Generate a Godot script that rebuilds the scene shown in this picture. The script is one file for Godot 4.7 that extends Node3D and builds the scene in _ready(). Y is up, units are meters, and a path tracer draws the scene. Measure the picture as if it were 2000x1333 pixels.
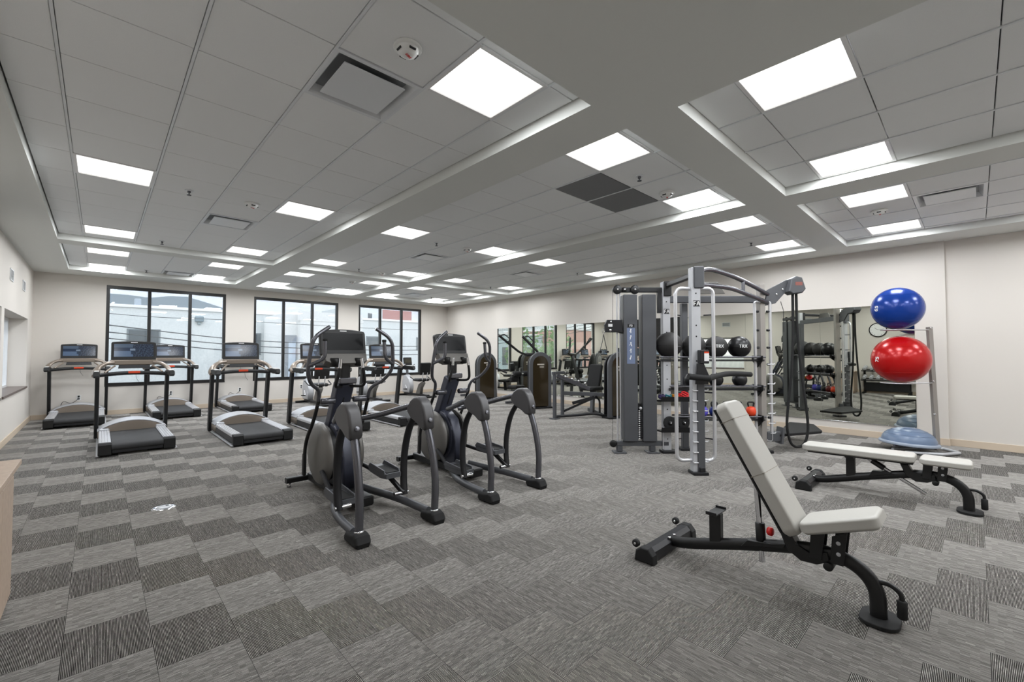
extends Node3D
# A fitness room seen from its entrance corner. x runs along the window wall to the right,
# -z towards the window wall, y up; the camera stands at x = 0, z = 0.

var M := {}
var rng := RandomNumberGenerator.new()
var used_names := {}

const FLOOR_Y := 0.0
const TILE_Y := 3.26
const SOFFIT_Y := 3.165
const WX := 9.5          # mirror wall
const LX := -1.05        # left wall
const BZ := -13.7        # window wall
const FZ := 4.0          # wall behind the camera


# ------------------------------------------------------------------ mesh building
class Geo:
	var v := PackedVector3Array()
	var n := PackedVector3Array()
	var c := PackedColorArray()
	var uv := PackedVector2Array()
	var col := Color(1, 1, 1)
	var colored := false
	var textured := false

	func tri(a: Vector3, b: Vector3, d: Vector3, na: Vector3, nb: Vector3, nd: Vector3) -> void:
		var g := (b - a).cross(d - a)
		if g.length_squared() < 1e-18:
			return
		if g.dot(na + nb + nd) > 0.0:
			v.append(a); v.append(d); v.append(b)
			n.append(na); n.append(nd); n.append(nb)
		else:
			v.append(a); v.append(b); v.append(d)
			n.append(na); n.append(nb); n.append(nd)
		if colored:
			c.append(col); c.append(col); c.append(col)

	func quad(a: Vector3, b: Vector3, d: Vector3, e: Vector3, nn: Vector3) -> void:
		tri(a, b, d, nn, nn, nn)
		tri(a, d, e, nn, nn, nn)

	func quad4(a: Vector3, b: Vector3, d: Vector3, e: Vector3, na: Vector3, nb: Vector3, nd: Vector3, ne: Vector3) -> void:
		tri(a, b, d, na, nb, nd)
		tri(a, d, e, na, nd, ne)

	# a face with texture coordinates: a, b, d, e run clockwise from the upper left corner
	func picture(a: Vector3, b: Vector3, d: Vector3, e: Vector3) -> void:
		textured = true
		var nn := (e - a).cross(b - a).normalized()
		for p in [[a, Vector2(0, 0)], [b, Vector2(1, 0)], [d, Vector2(1, 1)], [a, Vector2(0, 0)], [d, Vector2(1, 1)], [e, Vector2(0, 1)]]:
			v.append(p[0]); n.append(nn); uv.append(p[1])

	func mesh() -> ArrayMesh:
		var arr := []
		arr.resize(Mesh.ARRAY_MAX)
		arr[Mesh.ARRAY_VERTEX] = v
		arr[Mesh.ARRAY_NORMAL] = n
		if colored:
			arr[Mesh.ARRAY_COLOR] = c
		if textured:
			arr[Mesh.ARRAY_TEX_UV] = uv
		var m := ArrayMesh.new()
		m.add_surface_from_arrays(Mesh.PRIMITIVE_TRIANGLES, arr)
		return m


# chamfered box: c middle, s size, bev chamfer
func box(g: Geo, c: Vector3, s: Vector3, bev := 0.0, bas := Basis()) -> Geo:
	var h := s * 0.5
	bev = minf(bev, minf(h.x, minf(h.y, h.z)) * 0.95)
	if bev <= 0.0:
		for ax in 3:
			for sg in [-1.0, 1.0]:
				var nn := Vector3(); nn[ax] = sg
				var a1 := (ax + 1) % 3
				var a2 := (ax + 2) % 3
				var p := []
				for k in [[-1, -1], [1, -1], [1, 1], [-1, 1]]:
					var q := Vector3(); q[ax] = sg * h[ax]; q[a1] = k[0] * h[a1]; q[a2] = k[1] * h[a2]
					p.append(c + bas * q)
				g.quad(p[0], p[1], p[2], p[3], bas * nn)
		return g
	var i := h - Vector3(bev, bev, bev)
	for ax in 3:
		for sg in [-1.0, 1.0]:
			var nn := Vector3(); nn[ax] = sg
			var a1 := (ax + 1) % 3
			var a2 := (ax + 2) % 3
			var p := []
			for k in [[-1, -1], [1, -1], [1, 1], [-1, 1]]:
				var q := Vector3(); q[ax] = sg * h[ax]; q[a1] = k[0] * i[a1]; q[a2] = k[1] * i[a2]
				p.append(c + bas * q)
			g.quad(p[0], p[1], p[2], p[3], bas * nn)
	for ax in 3:   # edges along ax
		var a1 := (ax + 1) % 3
		var a2 := (ax + 2) % 3
		for s1 in [-1.0, 1.0]:
			for s2 in [-1.0, 1.0]:
				var n1 := Vector3(); n1[a1] = s1
				var n2 := Vector3(); n2[a2] = s2
				var p := []
				for e in [-1.0, 1.0]:
					var q1 := Vector3(); q1[ax] = e * i[ax]; q1[a1] = s1 * h[a1]; q1[a2] = s2 * i[a2]
					var q2 := Vector3(); q2[ax] = e * i[ax]; q2[a1] = s1 * i[a1]; q2[a2] = s2 * h[a2]
					p.append(c + bas * q1); p.append(c + bas * q2)
				g.quad4(p[0], p[1], p[3], p[2], bas * n1, bas * n2, bas * n2, bas * n1)
	for sx in [-1.0, 1.0]:
		for sy in [-1.0, 1.0]:
			for sz in [-1.0, 1.0]:
				g.tri(c + bas * Vector3(sx * h.x, sy * i.y, sz * i.z), c + bas * Vector3(sx * i.x, sy * h.y, sz * i.z), c + bas * Vector3(sx * i.x, sy * i.y, sz * h.z), bas * Vector3(sx, 0, 0), bas * Vector3(0, sy, 0), bas * Vector3(0, 0, sz))
	return g


func box2(g: Geo, a: Vector3, b: Vector3, bev := 0.0) -> Geo:
	return box(g, (a + b) * 0.5, (b - a).abs(), bev)


# a bar of rectangular section from a to b; wide across `side`
func bar(g: Geo, a: Vector3, b: Vector3, wide: float, thick: float, side := Vector3.RIGHT, bev := 0.004) -> Geo:
	var y := (b - a).normalized()
	var x := (side - y * side.dot(y)).normalized()
	var z := x.cross(y)
	return box(g, (a + b) * 0.5, Vector3(wide, a.distance_to(b), thick), bev, Basis(x, y, z))


func circle(r: float, k := 10) -> PackedVector2Array:
	var p := PackedVector2Array()
	for j in k:
		p.append(Vector2(cos(TAU * j / k), sin(TAU * j / k)) * r)
	return p


func oval(rx: float, ry: float, k := 12) -> PackedVector2Array:
	var p := PackedVector2Array()
	for j in k:
		p.append(Vector2(cos(TAU * j / k) * rx, sin(TAU * j / k) * ry))
	return p


# sweep a closed profile along a path; scales per point if given
func sweep(g: Geo, path: Array, prof: PackedVector2Array, up := Vector3.UP, scales := [], closed := false) -> Geo:
	var k := prof.size()
	var m := path.size()
	var rings := []
	var rn := []
	var pn := []
	for j in k:
		var d := prof[(j + 1) % k] - prof[(j + k - 1) % k]
		pn.append(Vector2(d.y, -d.x).normalized())
	var side := Vector3.ZERO
	for i in m:
		var a: Vector3 = path[i - 1] if i > 0 else (path[m - 1] if closed else path[i])
		var b: Vector3 = path[i + 1] if i < m - 1 else (path[0] if closed else path[i])
		var t := (b - a).normalized()
		if side == Vector3.ZERO:
			side = t.cross(up)
			if side.length() < 0.05:
				side = t.cross(Vector3(0.3, 0.1, 1.0))
		side = (side - t * side.dot(t)).normalized()
		var u := side.cross(t)
		var s: float = scales[i] if scales.size() > i else 1.0
		var r := []
		var q := []
		for j in k:
			r.append((path[i] as Vector3) + (side * prof[j].x + u * prof[j].y) * s)
			q.append(side * pn[j].x + u * pn[j].y)
		rings.append(r); rn.append(q)
	var last := m if closed else m - 1
	for i in last:
		var i2 := (i + 1) % m
		for j in k:
			var j2 := (j + 1) % k
			g.quad4(rings[i][j], rings[i][j2], rings[i2][j2], rings[i2][j], rn[i][j], rn[i][j2], rn[i2][j2], rn[i2][j])
	if not closed:
		for e in [0, m - 1]:
			var t: Vector3 = ((path[0] as Vector3) - path[1]) if e == 0 else ((path[m - 1] as Vector3) - path[m - 2])
			t = t.normalized()
			for j in range(1, k - 1):
				g.tri(rings[e][0], rings[e][j], rings[e][j + 1], t, t, t)
	return g


func tube(g: Geo, path: Array, r: float, k := 10, up := Vector3.UP, scales := []) -> Geo:
	return sweep(g, path, circle(r, k), up, scales)


func rod(g: Geo, a: Vector3, b: Vector3, r: float, k := 12) -> Geo:
	return sweep(g, [a, b], circle(r, k))


# a smooth path through points (Catmull-Rom)
func smooth(p: Array, k := 5) -> Array:
	var o := []
	for i in p.size() - 1:
		var p0: Vector3 = p[i - 1] if i > 0 else (p[0] as Vector3) * 2.0 - p[1]
		var p1: Vector3 = p[i]
		var p2: Vector3 = p[i + 1]
		var p3: Vector3 = p[i + 2] if i + 2 < p.size() else p2 * 2.0 - p1
		for j in k:
			var t := float(j) / k
			o.append(0.5 * (2.0 * p1 + (p2 - p0) * t + (2.0 * p0 - 5.0 * p1 + 4.0 * p2 - p3) * t * t + (3.0 * p1 - p0 - 3.0 * p2 + p3) * t * t * t))
	o.append(p[p.size() - 1])
	return o


# round the corners of a polyline
func bend(p: Array, r: float, k := 5) -> Array:
	var o := [p[0]]
	for i in range(1, p.size() - 1):
		var a: Vector3 = ((p[i - 1] as Vector3) - p[i])
		var b: Vector3 = ((p[i + 1] as Vector3) - p[i])
		var d := minf(r, minf(a.length(), b.length()) * 0.49)
		var s: Vector3 = (p[i] as Vector3) + a.normalized() * d
		var e: Vector3 = (p[i] as Vector3) + b.normalized() * d
		for j in k + 1:
			var t := float(j) / k
			o.append(s * (1 - t) * (1 - t) + (p[i] as Vector3) * 2.0 * t * (1 - t) + e * t * t)
	o.append(p[p.size() - 1])
	return o


# turn a profile of (radius, height) round the y axis of xf
func lathe(g: Geo, prof: Array, xf := Transform3D(), k := 20) -> Geo:
	var m := prof.size()
	var nb := xf.basis.inverse().transposed()
	var sn := []
	for i in m - 1:
		var d: Vector2 = (prof[i + 1] as Vector2) - prof[i]
		sn.append(Vector2(d.y, -d.x).normalized())
	for i in m - 1:
		var na: Vector2 = sn[i]
		var nz: Vector2 = sn[i]
		if i > 0 and (sn[i - 1] as Vector2).dot(sn[i]) > 0.6:
			na = ((sn[i - 1] as Vector2) + sn[i]).normalized()
		if i < m - 2 and (sn[i + 1] as Vector2).dot(sn[i]) > 0.6:
			nz = ((sn[i + 1] as Vector2) + sn[i]).normalized()
		for j in k:
			var c1 := Vector2(cos(TAU * j / k), sin(TAU * j / k))
			var c2 := Vector2(cos(TAU * (j + 1) / k), sin(TAU * (j + 1) / k))
			var p: Vector2 = prof[i]
			var q: Vector2 = prof[i + 1]
			g.quad4(xf * Vector3(c1.x * p.x, p.y, c1.y * p.x), xf * Vector3(c2.x * p.x, p.y, c2.y * p.x), xf * Vector3(c2.x * q.x, q.y, c2.y * q.x), xf * Vector3(c1.x * q.x, q.y, c1.y * q.x),
				(nb * Vector3(c1.x * na.x, na.y, c1.y * na.x)).normalized(), (nb * Vector3(c2.x * na.x, na.y, c2.y * na.x)).normalized(), (nb * Vector3(c2.x * nz.x, nz.y, c2.y * nz.x)).normalized(), (nb * Vector3(c1.x * nz.x, nz.y, c1.y * nz.x)).normalized())
	return g


func ball(g: Geo, c: Vector3, r: float, k := 24, sc := Vector3.ONE) -> Geo:
	var prof := []
	for i in k / 2 + 1:
		var a := PI * i / (k / 2) - PI / 2
		prof.append(Vector2(cos(a) * r, sin(a) * r))
	return lathe(g, prof, Transform3D(Basis().scaled(sc), c), k)


func disc(g: Geo, a: Vector3, b: Vector3, r: float, bev := 0.006, k := 24) -> Geo:
	# a chamfered cylinder from a to b
	var y := (b - a).normalized()
	var x := y.cross(Vector3(0.31, 0.52, 0.79)).normalized()
	var h := a.distance_to(b)
	bev = minf(bev, minf(h * 0.45, r * 0.45))
	return lathe(g, [Vector2(0, 0), Vector2(r - bev, 0), Vector2(r, bev), Vector2(r, h - bev), Vector2(r - bev, h), Vector2(0, h)], Transform3D(Basis(x, y, x.cross(y)), a), k)


# extrude a polygon (x, y of xf) along z of xf, centred, chamfered
func prism(g: Geo, poly: PackedVector2Array, depth: float, xf := Transform3D(), bev := 0.0, rounded := false) -> Geo:
	var k := poly.size()
	if not Geometry2D.is_polygon_clockwise(poly):
		poly = poly.duplicate()
	else:
		poly = poly.duplicate(); poly.reverse()
	# counter-clockwise now (y up)
	var inn := PackedVector2Array()
	var en := []
	for i in k:
		var d := poly[(i + 1) % k] - poly[i]
		en.append(Vector2(d.y, -d.x).normalized())
	if Geometry2D.is_polygon_clockwise(poly) == false:
		pass
	var area := 0.0
	for i in k:
		area += poly[i].cross(poly[(i + 1) % k])
	if area < 0.0:
		for i in k:
			en[i] = -en[i]
	for i in k:
		var a: Vector2 = en[(i + k - 1) % k]
		var b: Vector2 = en[i]
		var w := (a + b).normalized()
		var s := bev / maxf(0.35, w.dot(a))
		inn.append(poly[i] - w * s)
	var h := depth * 0.5
	var tris := Geometry2D.triangulate_polygon(inn)
	for s in [-1.0, 1.0]:
		var nn: Vector3 = (xf.basis.z * s).normalized()
		for t in range(0, tris.size(), 3):
			g.tri(xf * Vector3(inn[tris[t]].x, inn[tris[t]].y, s * h), xf * Vector3(inn[tris[t + 1]].x, inn[tris[t + 1]].y, s * h), xf * Vector3(inn[tris[t + 2]].x, inn[tris[t + 2]].y, s * h), nn, nn, nn)
	for i in k:
		var j := (i + 1) % k
		var ea: Vector2 = en[i]
		var na := ea
		var nb := ea
		if rounded:
			na = ((en[(i + k - 1) % k] as Vector2) + ea).normalized()
			nb = ((en[j] as Vector2) + ea).normalized()
		var wa := (xf.basis * Vector3(na.x, na.y, 0)).normalized()
		var wb := (xf.basis * Vector3(nb.x, nb.y, 0)).normalized()
		var p := poly[i]
		var q := poly[j]
		g.quad4(xf * Vector3(p.x, p.y, -h + bev), xf * Vector3(q.x, q.y, -h + bev), xf * Vector3(q.x, q.y, h - bev), xf * Vector3(p.x, p.y, h - bev), wa, wb, wb, wa)
		if bev > 0.0:
			for s in [-1.0, 1.0]:
				var nz: Vector3 = (xf.basis.z * s).normalized()
				g.quad4(xf * Vector3(p.x, p.y, s * (h - bev)), xf * Vector3(q.x, q.y, s * (h - bev)), xf * Vector3(inn[j].x, inn[j].y, s * h), xf * Vector3(inn[i].x, inn[i].y, s * h), wa, wb, nz, nz)
	return g


func poly(a: Array) -> PackedVector2Array:
	var p := PackedVector2Array()
	for i in range(0, a.size(), 2):
		p.append(Vector2(a[i], a[i + 1]))
	return p


func rrect(w: float, h: float, r: float, k := 4) -> PackedVector2Array:
	var p := PackedVector2Array()
	for q in [[1, 1, 0], [-1, 1, 1], [-1, -1, 2], [1, -1, 3]]:
		for j in k + 1:
			var a: float = PI / 2 * (q[2] + float(j) / k)
			p.append(Vector2(q[0] * (w / 2 - r) + cos(a) * r, q[1] * (h / 2 - r) + sin(a) * r))
	return p


# frame of a side view: polygon x -> -z direction of the thing is +z; x of polygon = z, y = y, depth along x
func side_xf(x := 0.0) -> Transform3D:
	return Transform3D(Basis(Vector3(0, 0, 1), Vector3(0, 1, 0), Vector3(-1, 0, 0)), Vector3(x, 0, 0))


# ------------------------------------------------------------------ nodes
func numbered(n: String) -> String:
	if not used_names.has(n):
		used_names[n] = 0
		return n
	used_names[n] += 1
	return "%s_%03d" % [n, used_names[n]]


func part(parent: Node, called: String, g: Geo, m: Material, label := "") -> MeshInstance3D:
	var o := MeshInstance3D.new()
	o.mesh = g.mesh()
	o.material_override = m
	o.name = called
	o.cast_shadow = GeometryInstance3D.SHADOW_CASTING_SETTING_ON
	parent.add_child(o, true)
	if label:
		o.set_meta("label", label)
	return o


func part_mesh(parent: Node, called: String, mesh: Mesh, m: Material, at := Vector3.ZERO) -> MeshInstance3D:
	var o := MeshInstance3D.new()
	o.mesh = mesh
	o.material_override = m
	o.name = called
	o.position = at
	parent.add_child(o, true)
	return o


func thing(called: String, label: String, category: String, at := Vector3.ZERO, turn := 0.0, group := "") -> Node3D:
	var o := Node3D.new()
	o.name = numbered(called)
	add_child(o)
	o.position = at
	o.rotation.y = turn
	o.set_meta("label", label)
	o.set_meta("category", category)
	if group:
		o.set_meta("group", group)
	return o


func tag(o: Node, label: String, category: String, group := "") -> Node:
	o.set_meta("label", label)
	o.set_meta("category", category)
	if group:
		o.set_meta("group", group)
	return o


func one(called: String, g: Geo, m: Material, label: String, category: String, at := Vector3.ZERO, turn := 0.0, group := "") -> MeshInstance3D:
	var o := part(self, numbered(called), g, m)
	o.position = at
	o.rotation.y = turn
	tag(o, label, category, group)
	return o


func copy(src: Node3D, called: String, label: String, at: Vector3, turn := 0.0, group := "") -> Node3D:
	var o: Node3D = src.duplicate()
	o.name = numbered(called)
	add_child(o)
	o.position = at
	o.rotation.y = turn
	if label:
		o.set_meta("label", label)
	if group:
		o.set_meta("group", group)
	return o


func struct(called: String, g: Geo, m: Material, parent: Node = null) -> MeshInstance3D:
	var o := part(parent if parent else self, called if parent else numbered(called), g, m)
	if parent == null:
		o.set_meta("kind", "structure")
	return o


func words(parent: Node, text: String, size: float, m: Material, xf: Transform3D, called := "lettering", depth := 0.0015) -> MeshInstance3D:
	var t := TextMesh.new()
	t.text = text
	t.font_size = 32
	t.pixel_size = size / 32.0
	t.depth = depth
	var f := SystemFont.new()
	f.font_names = PackedStringArray(["Droid Sans"])
	f.font_weight = 700
	t.font = f
	var o := MeshInstance3D.new()
	o.mesh = t
	o.material_override = m
	o.name = called
	o.transform = xf
	parent.add_child(o, true)
	return o


func mat(c: Color, rough := 0.6, metal := 0.0, spec := 0.5) -> StandardMaterial3D:
	var m := StandardMaterial3D.new()
	m.albedo_color = c
	m.roughness = rough
	m.metallic = metal
	m.metallic_specular = spec
	return m


func noise_tex(freq: float, size := 256, octaves := 3, seed_ := 1, lo := Color(0, 0, 0), hi := Color(1, 1, 1), normal := false, bump := 4.0) -> NoiseTexture2D:
	var f := FastNoiseLite.new()
	f.seed = seed_
	f.frequency = freq
	f.fractal_octaves = octaves
	f.noise_type = FastNoiseLite.TYPE_SIMPLEX_SMOOTH
	var t := NoiseTexture2D.new()
	t.width = size
	t.height = size
	t.seamless = true
	t.noise = f
	if normal:
		t.as_normal_map = true
		t.bump_strength = bump
	else:
		var gr := Gradient.new()
		gr.set_color(0, lo)
		gr.set_color(1, hi)
		t.color_ramp = gr
	return t


func grain(m: StandardMaterial3D, freq: float, lo: Color, hi: Color, scale: float, seed_ := 1) -> StandardMaterial3D:
	m.albedo_color = Color(1, 1, 1)
	m.albedo_texture = noise_tex(freq, 256, 4, seed_, lo, hi)
	m.uv1_triplanar = true
	m.uv1_world_triplanar = true
	m.uv1_scale = Vector3.ONE * scale
	return m


func make_materials() -> void:
	M.wall = mat(Color(0.84, 0.818, 0.79), 0.85)
	M.soffit = mat(Color(0.86, 0.865, 0.85), 0.8)
	M.tile = grain(mat(Color(1, 1, 1), 0.95), 0.35, Color(0.90, 0.905, 0.905), Color(0.945, 0.95, 0.95), 3.0, 3)
	M.tbar = mat(Color(0.88, 0.89, 0.9), 0.4)
	M.baseboard = mat(Color(0.80, 0.735, 0.655), 0.6)
	M.sill = mat(Color(0.36, 0.31, 0.29), 0.35)
	M.frame = mat(Color(0.105, 0.1, 0.1), 0.35)
	M.glass = mat(Color(0.93, 0.98, 0.97, 0.05), 0.02)
	M.glass.transparency = BaseMaterial3D.TRANSPARENCY_ALPHA
	M.mirror = mat(Color(0.86, 0.87, 0.83), 0.0, 1.0)
	M.mirror_edge = mat(Color(0.62, 0.7, 0.66), 0.2)
	M.light = mat(Color(1, 1, 1), 0.5)
	M.light.emission_enabled = true
	M.light.emission = Color(1.0, 0.99, 0.97)
	M.light.emission_energy_multiplier = 1.6
	M.light_rim = mat(Color(0.9, 0.9, 0.9), 0.35)
	M.white_metal = mat(Color(0.86, 0.87, 0.88), 0.35)
	M.galvanised = mat(Color(0.56, 0.57, 0.58), 0.5, 0.3)
	M.gray_panel = grain(mat(Color(1, 1, 1), 0.55), 0.5, Color(0.42, 0.42, 0.43), Color(0.48, 0.48, 0.49), 6.0, 9)
	M.white_plastic = mat(Color(0.9, 0.9, 0.89), 0.4)
	M.carpet = mat(Color(1, 1, 1), 1.0, 0.0, 0.1)
	M.carpet.vertex_color_use_as_albedo = true
	M.subfloor = mat(Color(0.13, 0.12, 0.115), 1.0)
	# equipment
	M.black = mat(Color(0.045, 0.045, 0.05), 0.45)
	M.black_gloss = mat(Color(0.03, 0.03, 0.035), 0.12)
	M.rubber = mat(Color(0.07, 0.07, 0.072), 0.8)
	M.charcoal = mat(Color(0.33, 0.335, 0.35), 0.42, 0.25)
	M.charcoal_dark = mat(Color(0.13, 0.13, 0.14), 0.4, 0.2)
	M.gunmetal = mat(Color(0.40, 0.40, 0.42), 0.27, 0.7)
	M.cover_gray = mat(Color(0.30, 0.295, 0.30), 0.4, 0.1)
	M.disc_gray = mat(Color(0.41, 0.40, 0.385), 0.4, 0.25)
	M.blue_gray = mat(Color(0.23, 0.24, 0.29), 0.35, 0.2)
	M.silver = mat(Color(0.83, 0.83, 0.84), 0.3, 0.55)
	M.silver_paint = mat(Color(0.74, 0.745, 0.76), 0.4, 0.3)
	M.taupe = mat(Color(0.55, 0.505, 0.46), 0.28, 0.3)
	M.chrome = mat(Color(0.85, 0.85, 0.86), 0.12, 1.0)
	M.belt = grain(mat(Color(1, 1, 1), 0.75), 0.6, Color(0.12, 0.12, 0.125), Color(0.2, 0.2, 0.205), 8.0, 4)
	M.cream = grain(mat(Color(1, 1, 1), 0.48), 0.3, Color(0.675, 0.665, 0.64), Color(0.715, 0.705, 0.68), 8.0, 6)
	M.cream_dark = mat(Color(0.55, 0.52, 0.47), 0.6)
	M.red = mat(Color(0.8, 0.12, 0.1), 0.4)
	M.orange = mat(Color(0.83, 0.27, 0.12), 0.45)
	M.clear_guard = mat(Color(0.75, 0.7, 0.6, 0.25), 0.1)
	M.clear_guard.transparency = BaseMaterial3D.TRANSPARENCY_ALPHA
	M.print_white = mat(Color(0.9, 0.9, 0.9), 0.6)
	M.print_black = mat(Color(0.05, 0.05, 0.06), 0.6)


func make_view() -> void:
	var cam := Camera3D.new()
	cam.name = "camera"
	cam.position = Vector3(0, 1.425, 0)
	cam.rotation = Vector3(0.02723, -0.75628, 0)
	cam.fov = 75.98
	cam.near = 0.05
	cam.far = 400.0
	add_child(cam)
	cam.current = true
	var sky := ProceduralSkyMaterial.new()
	sky.sky_top_color = Color(0.88, 0.92, 0.965)
	sky.sky_horizon_color = Color(0.975, 0.98, 0.99)
	sky.ground_bottom_color = Color(0.45, 0.45, 0.44)
	sky.ground_horizon_color = Color(0.7, 0.72, 0.73)
	sky.energy_multiplier = 2.4
	var env := Environment.new()
	env.background_mode = Environment.BG_SKY
	env.sky = Sky.new()
	env.sky.sky_material = sky
	env.tonemap_mode = Environment.TONE_MAPPER_LINEAR
	env.tonemap_exposure = 1.08
	env.volumetric_fog_enabled = true
	env.volumetric_fog_density = 0.0
	env.sdfgi_enabled = true
	env.ssao_enabled = true
	env.ssil_enabled = true
	var we := WorldEnvironment.new()
	we.name = "environment"
	we.environment = env
	add_child(we)


# ------------------------------------------------------------------ ceiling
const COFFER_X := [[-0.5, 2.48], [2.94, 5.5], [5.94, 8.85]]
const COFFER_Z := [[-12.88, -9.93], [-9.55, -1.82], [-1.41, 3.4]]
const GRID_X := [[-0.22, 0.39, 1.0, 1.6, 2.21], [3.045, 3.655, 4.265, 4.875, 5.485], [6.275, 6.885, 7.495, 8.105, 8.715]]
const LIGHT_X := [[0.085, 1.905], [3.35, 5.18], [6.58, 8.41]]
const LIGHT_Z := [[-12.63, -10.8], [-8.985, -5.935, -2.28], [-0.78, 1.05, 2.88]]  # panels on the camera side (positive z) are unseen, added to brighten the mirror wall
const VENTS := [Vector2(1.295, -2.89), Vector2(1.295, -7.16), Vector2(4.57, -7.16), Vector2(7.19, -7.16), Vector2(7.19, -0.17), Vector2(1.295, -12.63), Vector2(4.57, -12.63), Vector2(7.19, -12.02)]
const ORD := ["first", "second", "third", "fourth", "fifth", "sixth", "seventh", "eighth", "ninth", "tenth", "eleventh", "twelfth"]
const GRAYS := [Vector2(3.96, -2.89), Vector2(4.57, -2.89)]


func by_bay(what: String, p: Vector2, all: Array) -> String:
	# names a ceiling fitting by its bay and its turn from the window wall
	var bay := 0 if p.x < 2.7 else (1 if p.x < 5.7 else 2)
	var nth := 0
	for q in all:
		var qb := 0 if q.x < 2.7 else (1 if q.x < 5.7 else 2)
		if qb == bay and q.y < p.y - 0.01:
			nth += 1
	return "%s, %s from window wall in ceiling bay %s" % [what, ORD[nth], ["by left wall", "in mid room", "by mirror wall"][bay]]


func grid_z(row: int) -> Array:
	var a: float = [-12.325, -1.975, -1.085][row]
	var lo: float = COFFER_Z[row][0]
	var hi: float = COFFER_Z[row][1]
	var o := []
	var z := a
	while z - 0.61 > lo + 0.1:
		z -= 0.61
	while z < hi - 0.08:
		if z > lo + 0.02:
			o.append(z)
		z += 0.61
	return o


func taken(x: float, z: float) -> bool:
	for i in 3:
		for j in 3:
			for lx in LIGHT_X[i]:
				for lz in LIGHT_Z[j]:
					if absf(lx - x) < 0.2 and absf(lz - z) < 0.2:
						return true
	for p in VENTS + GRAYS:
		if absf(p.x - x) < 0.2 and absf(p.y - z) < 0.2:
			return true
	return false


func make_ceiling() -> void:
	var ceil := Node3D.new()
	ceil.name = "ceiling"
	ceil.set_meta("kind", "structure")
	add_child(ceil)
	var g := Geo.new()
	var xs := [LX - 0.4, -0.5, 2.48, 2.94, 5.5, 5.94, 8.85, WX + 0.3]
	var top := 3.42
	for i in range(0, 8, 2):
		box2(g, Vector3(xs[i], SOFFIT_Y, BZ - 0.2), Vector3(xs[i + 1], top, FZ + 0.2))
	var zs := [BZ - 0.2, -12.88, -9.93, -9.55, -1.82, -1.41, 3.4, FZ + 0.2]
	for i in range(0, 8, 2):
		for c in COFFER_X:
			box2(g, Vector3(c[0], SOFFIT_Y, zs[i]), Vector3(c[1], top, zs[i + 1]))
	# no recess over the entrance: the soffit runs through
	box2(g, Vector3(-0.5, SOFFIT_Y, -1.41), Vector3(2.48, top, 3.4))
	struct("soffit", g, M.soffit, ceil)
	g = Geo.new()
	box2(g, Vector3(LX - 0.4, 3.34, BZ - 0.2), Vector3(WX + 0.3, 3.5, FZ + 0.2))
	struct("slab", g, M.galvanised, ceil)
	# tiles, hung in a grid
	var cells := []
	for i in 3:
		for j in 3:
			if i == 0 and j == 2:
				continue
			var gx: Array = [COFFER_X[i][0]] + GRID_X[i] + [COFFER_X[i][1]]
			var gz: Array = [COFFER_Z[j][0]] + grid_z(j) + [COFFER_Z[j][1]]
			if i == 1:
				gx.pop_back(); gx[gx.size() - 1] = 5.5
			for a in gx.size() - 1:
				for b in gz.size() - 1:
					var cx: float = (gx[a] + gx[a + 1]) / 2
					var cz: float = (gz[b] + gz[b + 1]) / 2
					if taken(cx, cz):
						continue
					var dir := Vector3(cx, TILE_Y - 1.425, cz)
					var fwd := Vector3(0.686, 0, -0.727)
					var ahead := dir.dot(fwd)
					var off := absf(dir.dot(Vector3(0.727, 0, 0.686)))
					var seen: bool = ahead > 0.3 and off / maxf(ahead, 0.01) < 1.3 and (TILE_Y - 1.425) / maxf(ahead, 0.01) < 0.9
					var score: float = (gx[a + 1] - gx[a]) * (gz[b + 1] - gz[b]) / pow(dir.length(), 3.0) * (1.0 if seen else 0.001)
					cells.append({"x0": gx[a], "x1": gx[a + 1], "z0": gz[b], "z1": gz[b + 1], "s": score})
	cells.sort_custom(func(p, q): return p.s > q.s)
	var shapes := {}
	var rest := Geo.new()
	for k in cells.size():
		var c: Dictionary = cells[k]
		var w: float = c.x1 - c.x0 - 0.02
		var d: float = c.z1 - c.z0 - 0.006
		if w < 0.03 or d < 0.03:
			continue
		var at := Vector3((c.x0 + c.x1) / 2, TILE_Y + 0.009, (c.z0 + c.z1) / 2)
		if k < 290:
			var key := "%.2f_%.2f" % [w, d]
			if not shapes.has(key):
				shapes[key] = box(Geo.new(), Vector3.ZERO, Vector3(w, 0.018, d), 0.003).mesh()
			part_mesh(ceil, "ceiling_tile", shapes[key], M.tile, at)
		else:
			box(rest, at, Vector3(w, 0.018, d), 0.003)
	var r := struct("ceiling_tiles_beyond", rest, M.tile, ceil)
	r.set_meta("kind", "stuff")
	# runners along z, with a shadow groove on each side
	for i in 3:
		for j in 3:
			for x in GRID_X[i]:
				if i == 0 and j == 2:
					continue
				if x > 5.47 and x < 5.5:
					continue
				g = Geo.new()
				box2(g, Vector3(x - 0.0075, TILE_Y - 0.006, COFFER_Z[j][0]), Vector3(x + 0.0075, TILE_Y + 0.03, COFFER_Z[j][1]))
				part(ceil, "grid_runner", g, M.tbar)


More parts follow.
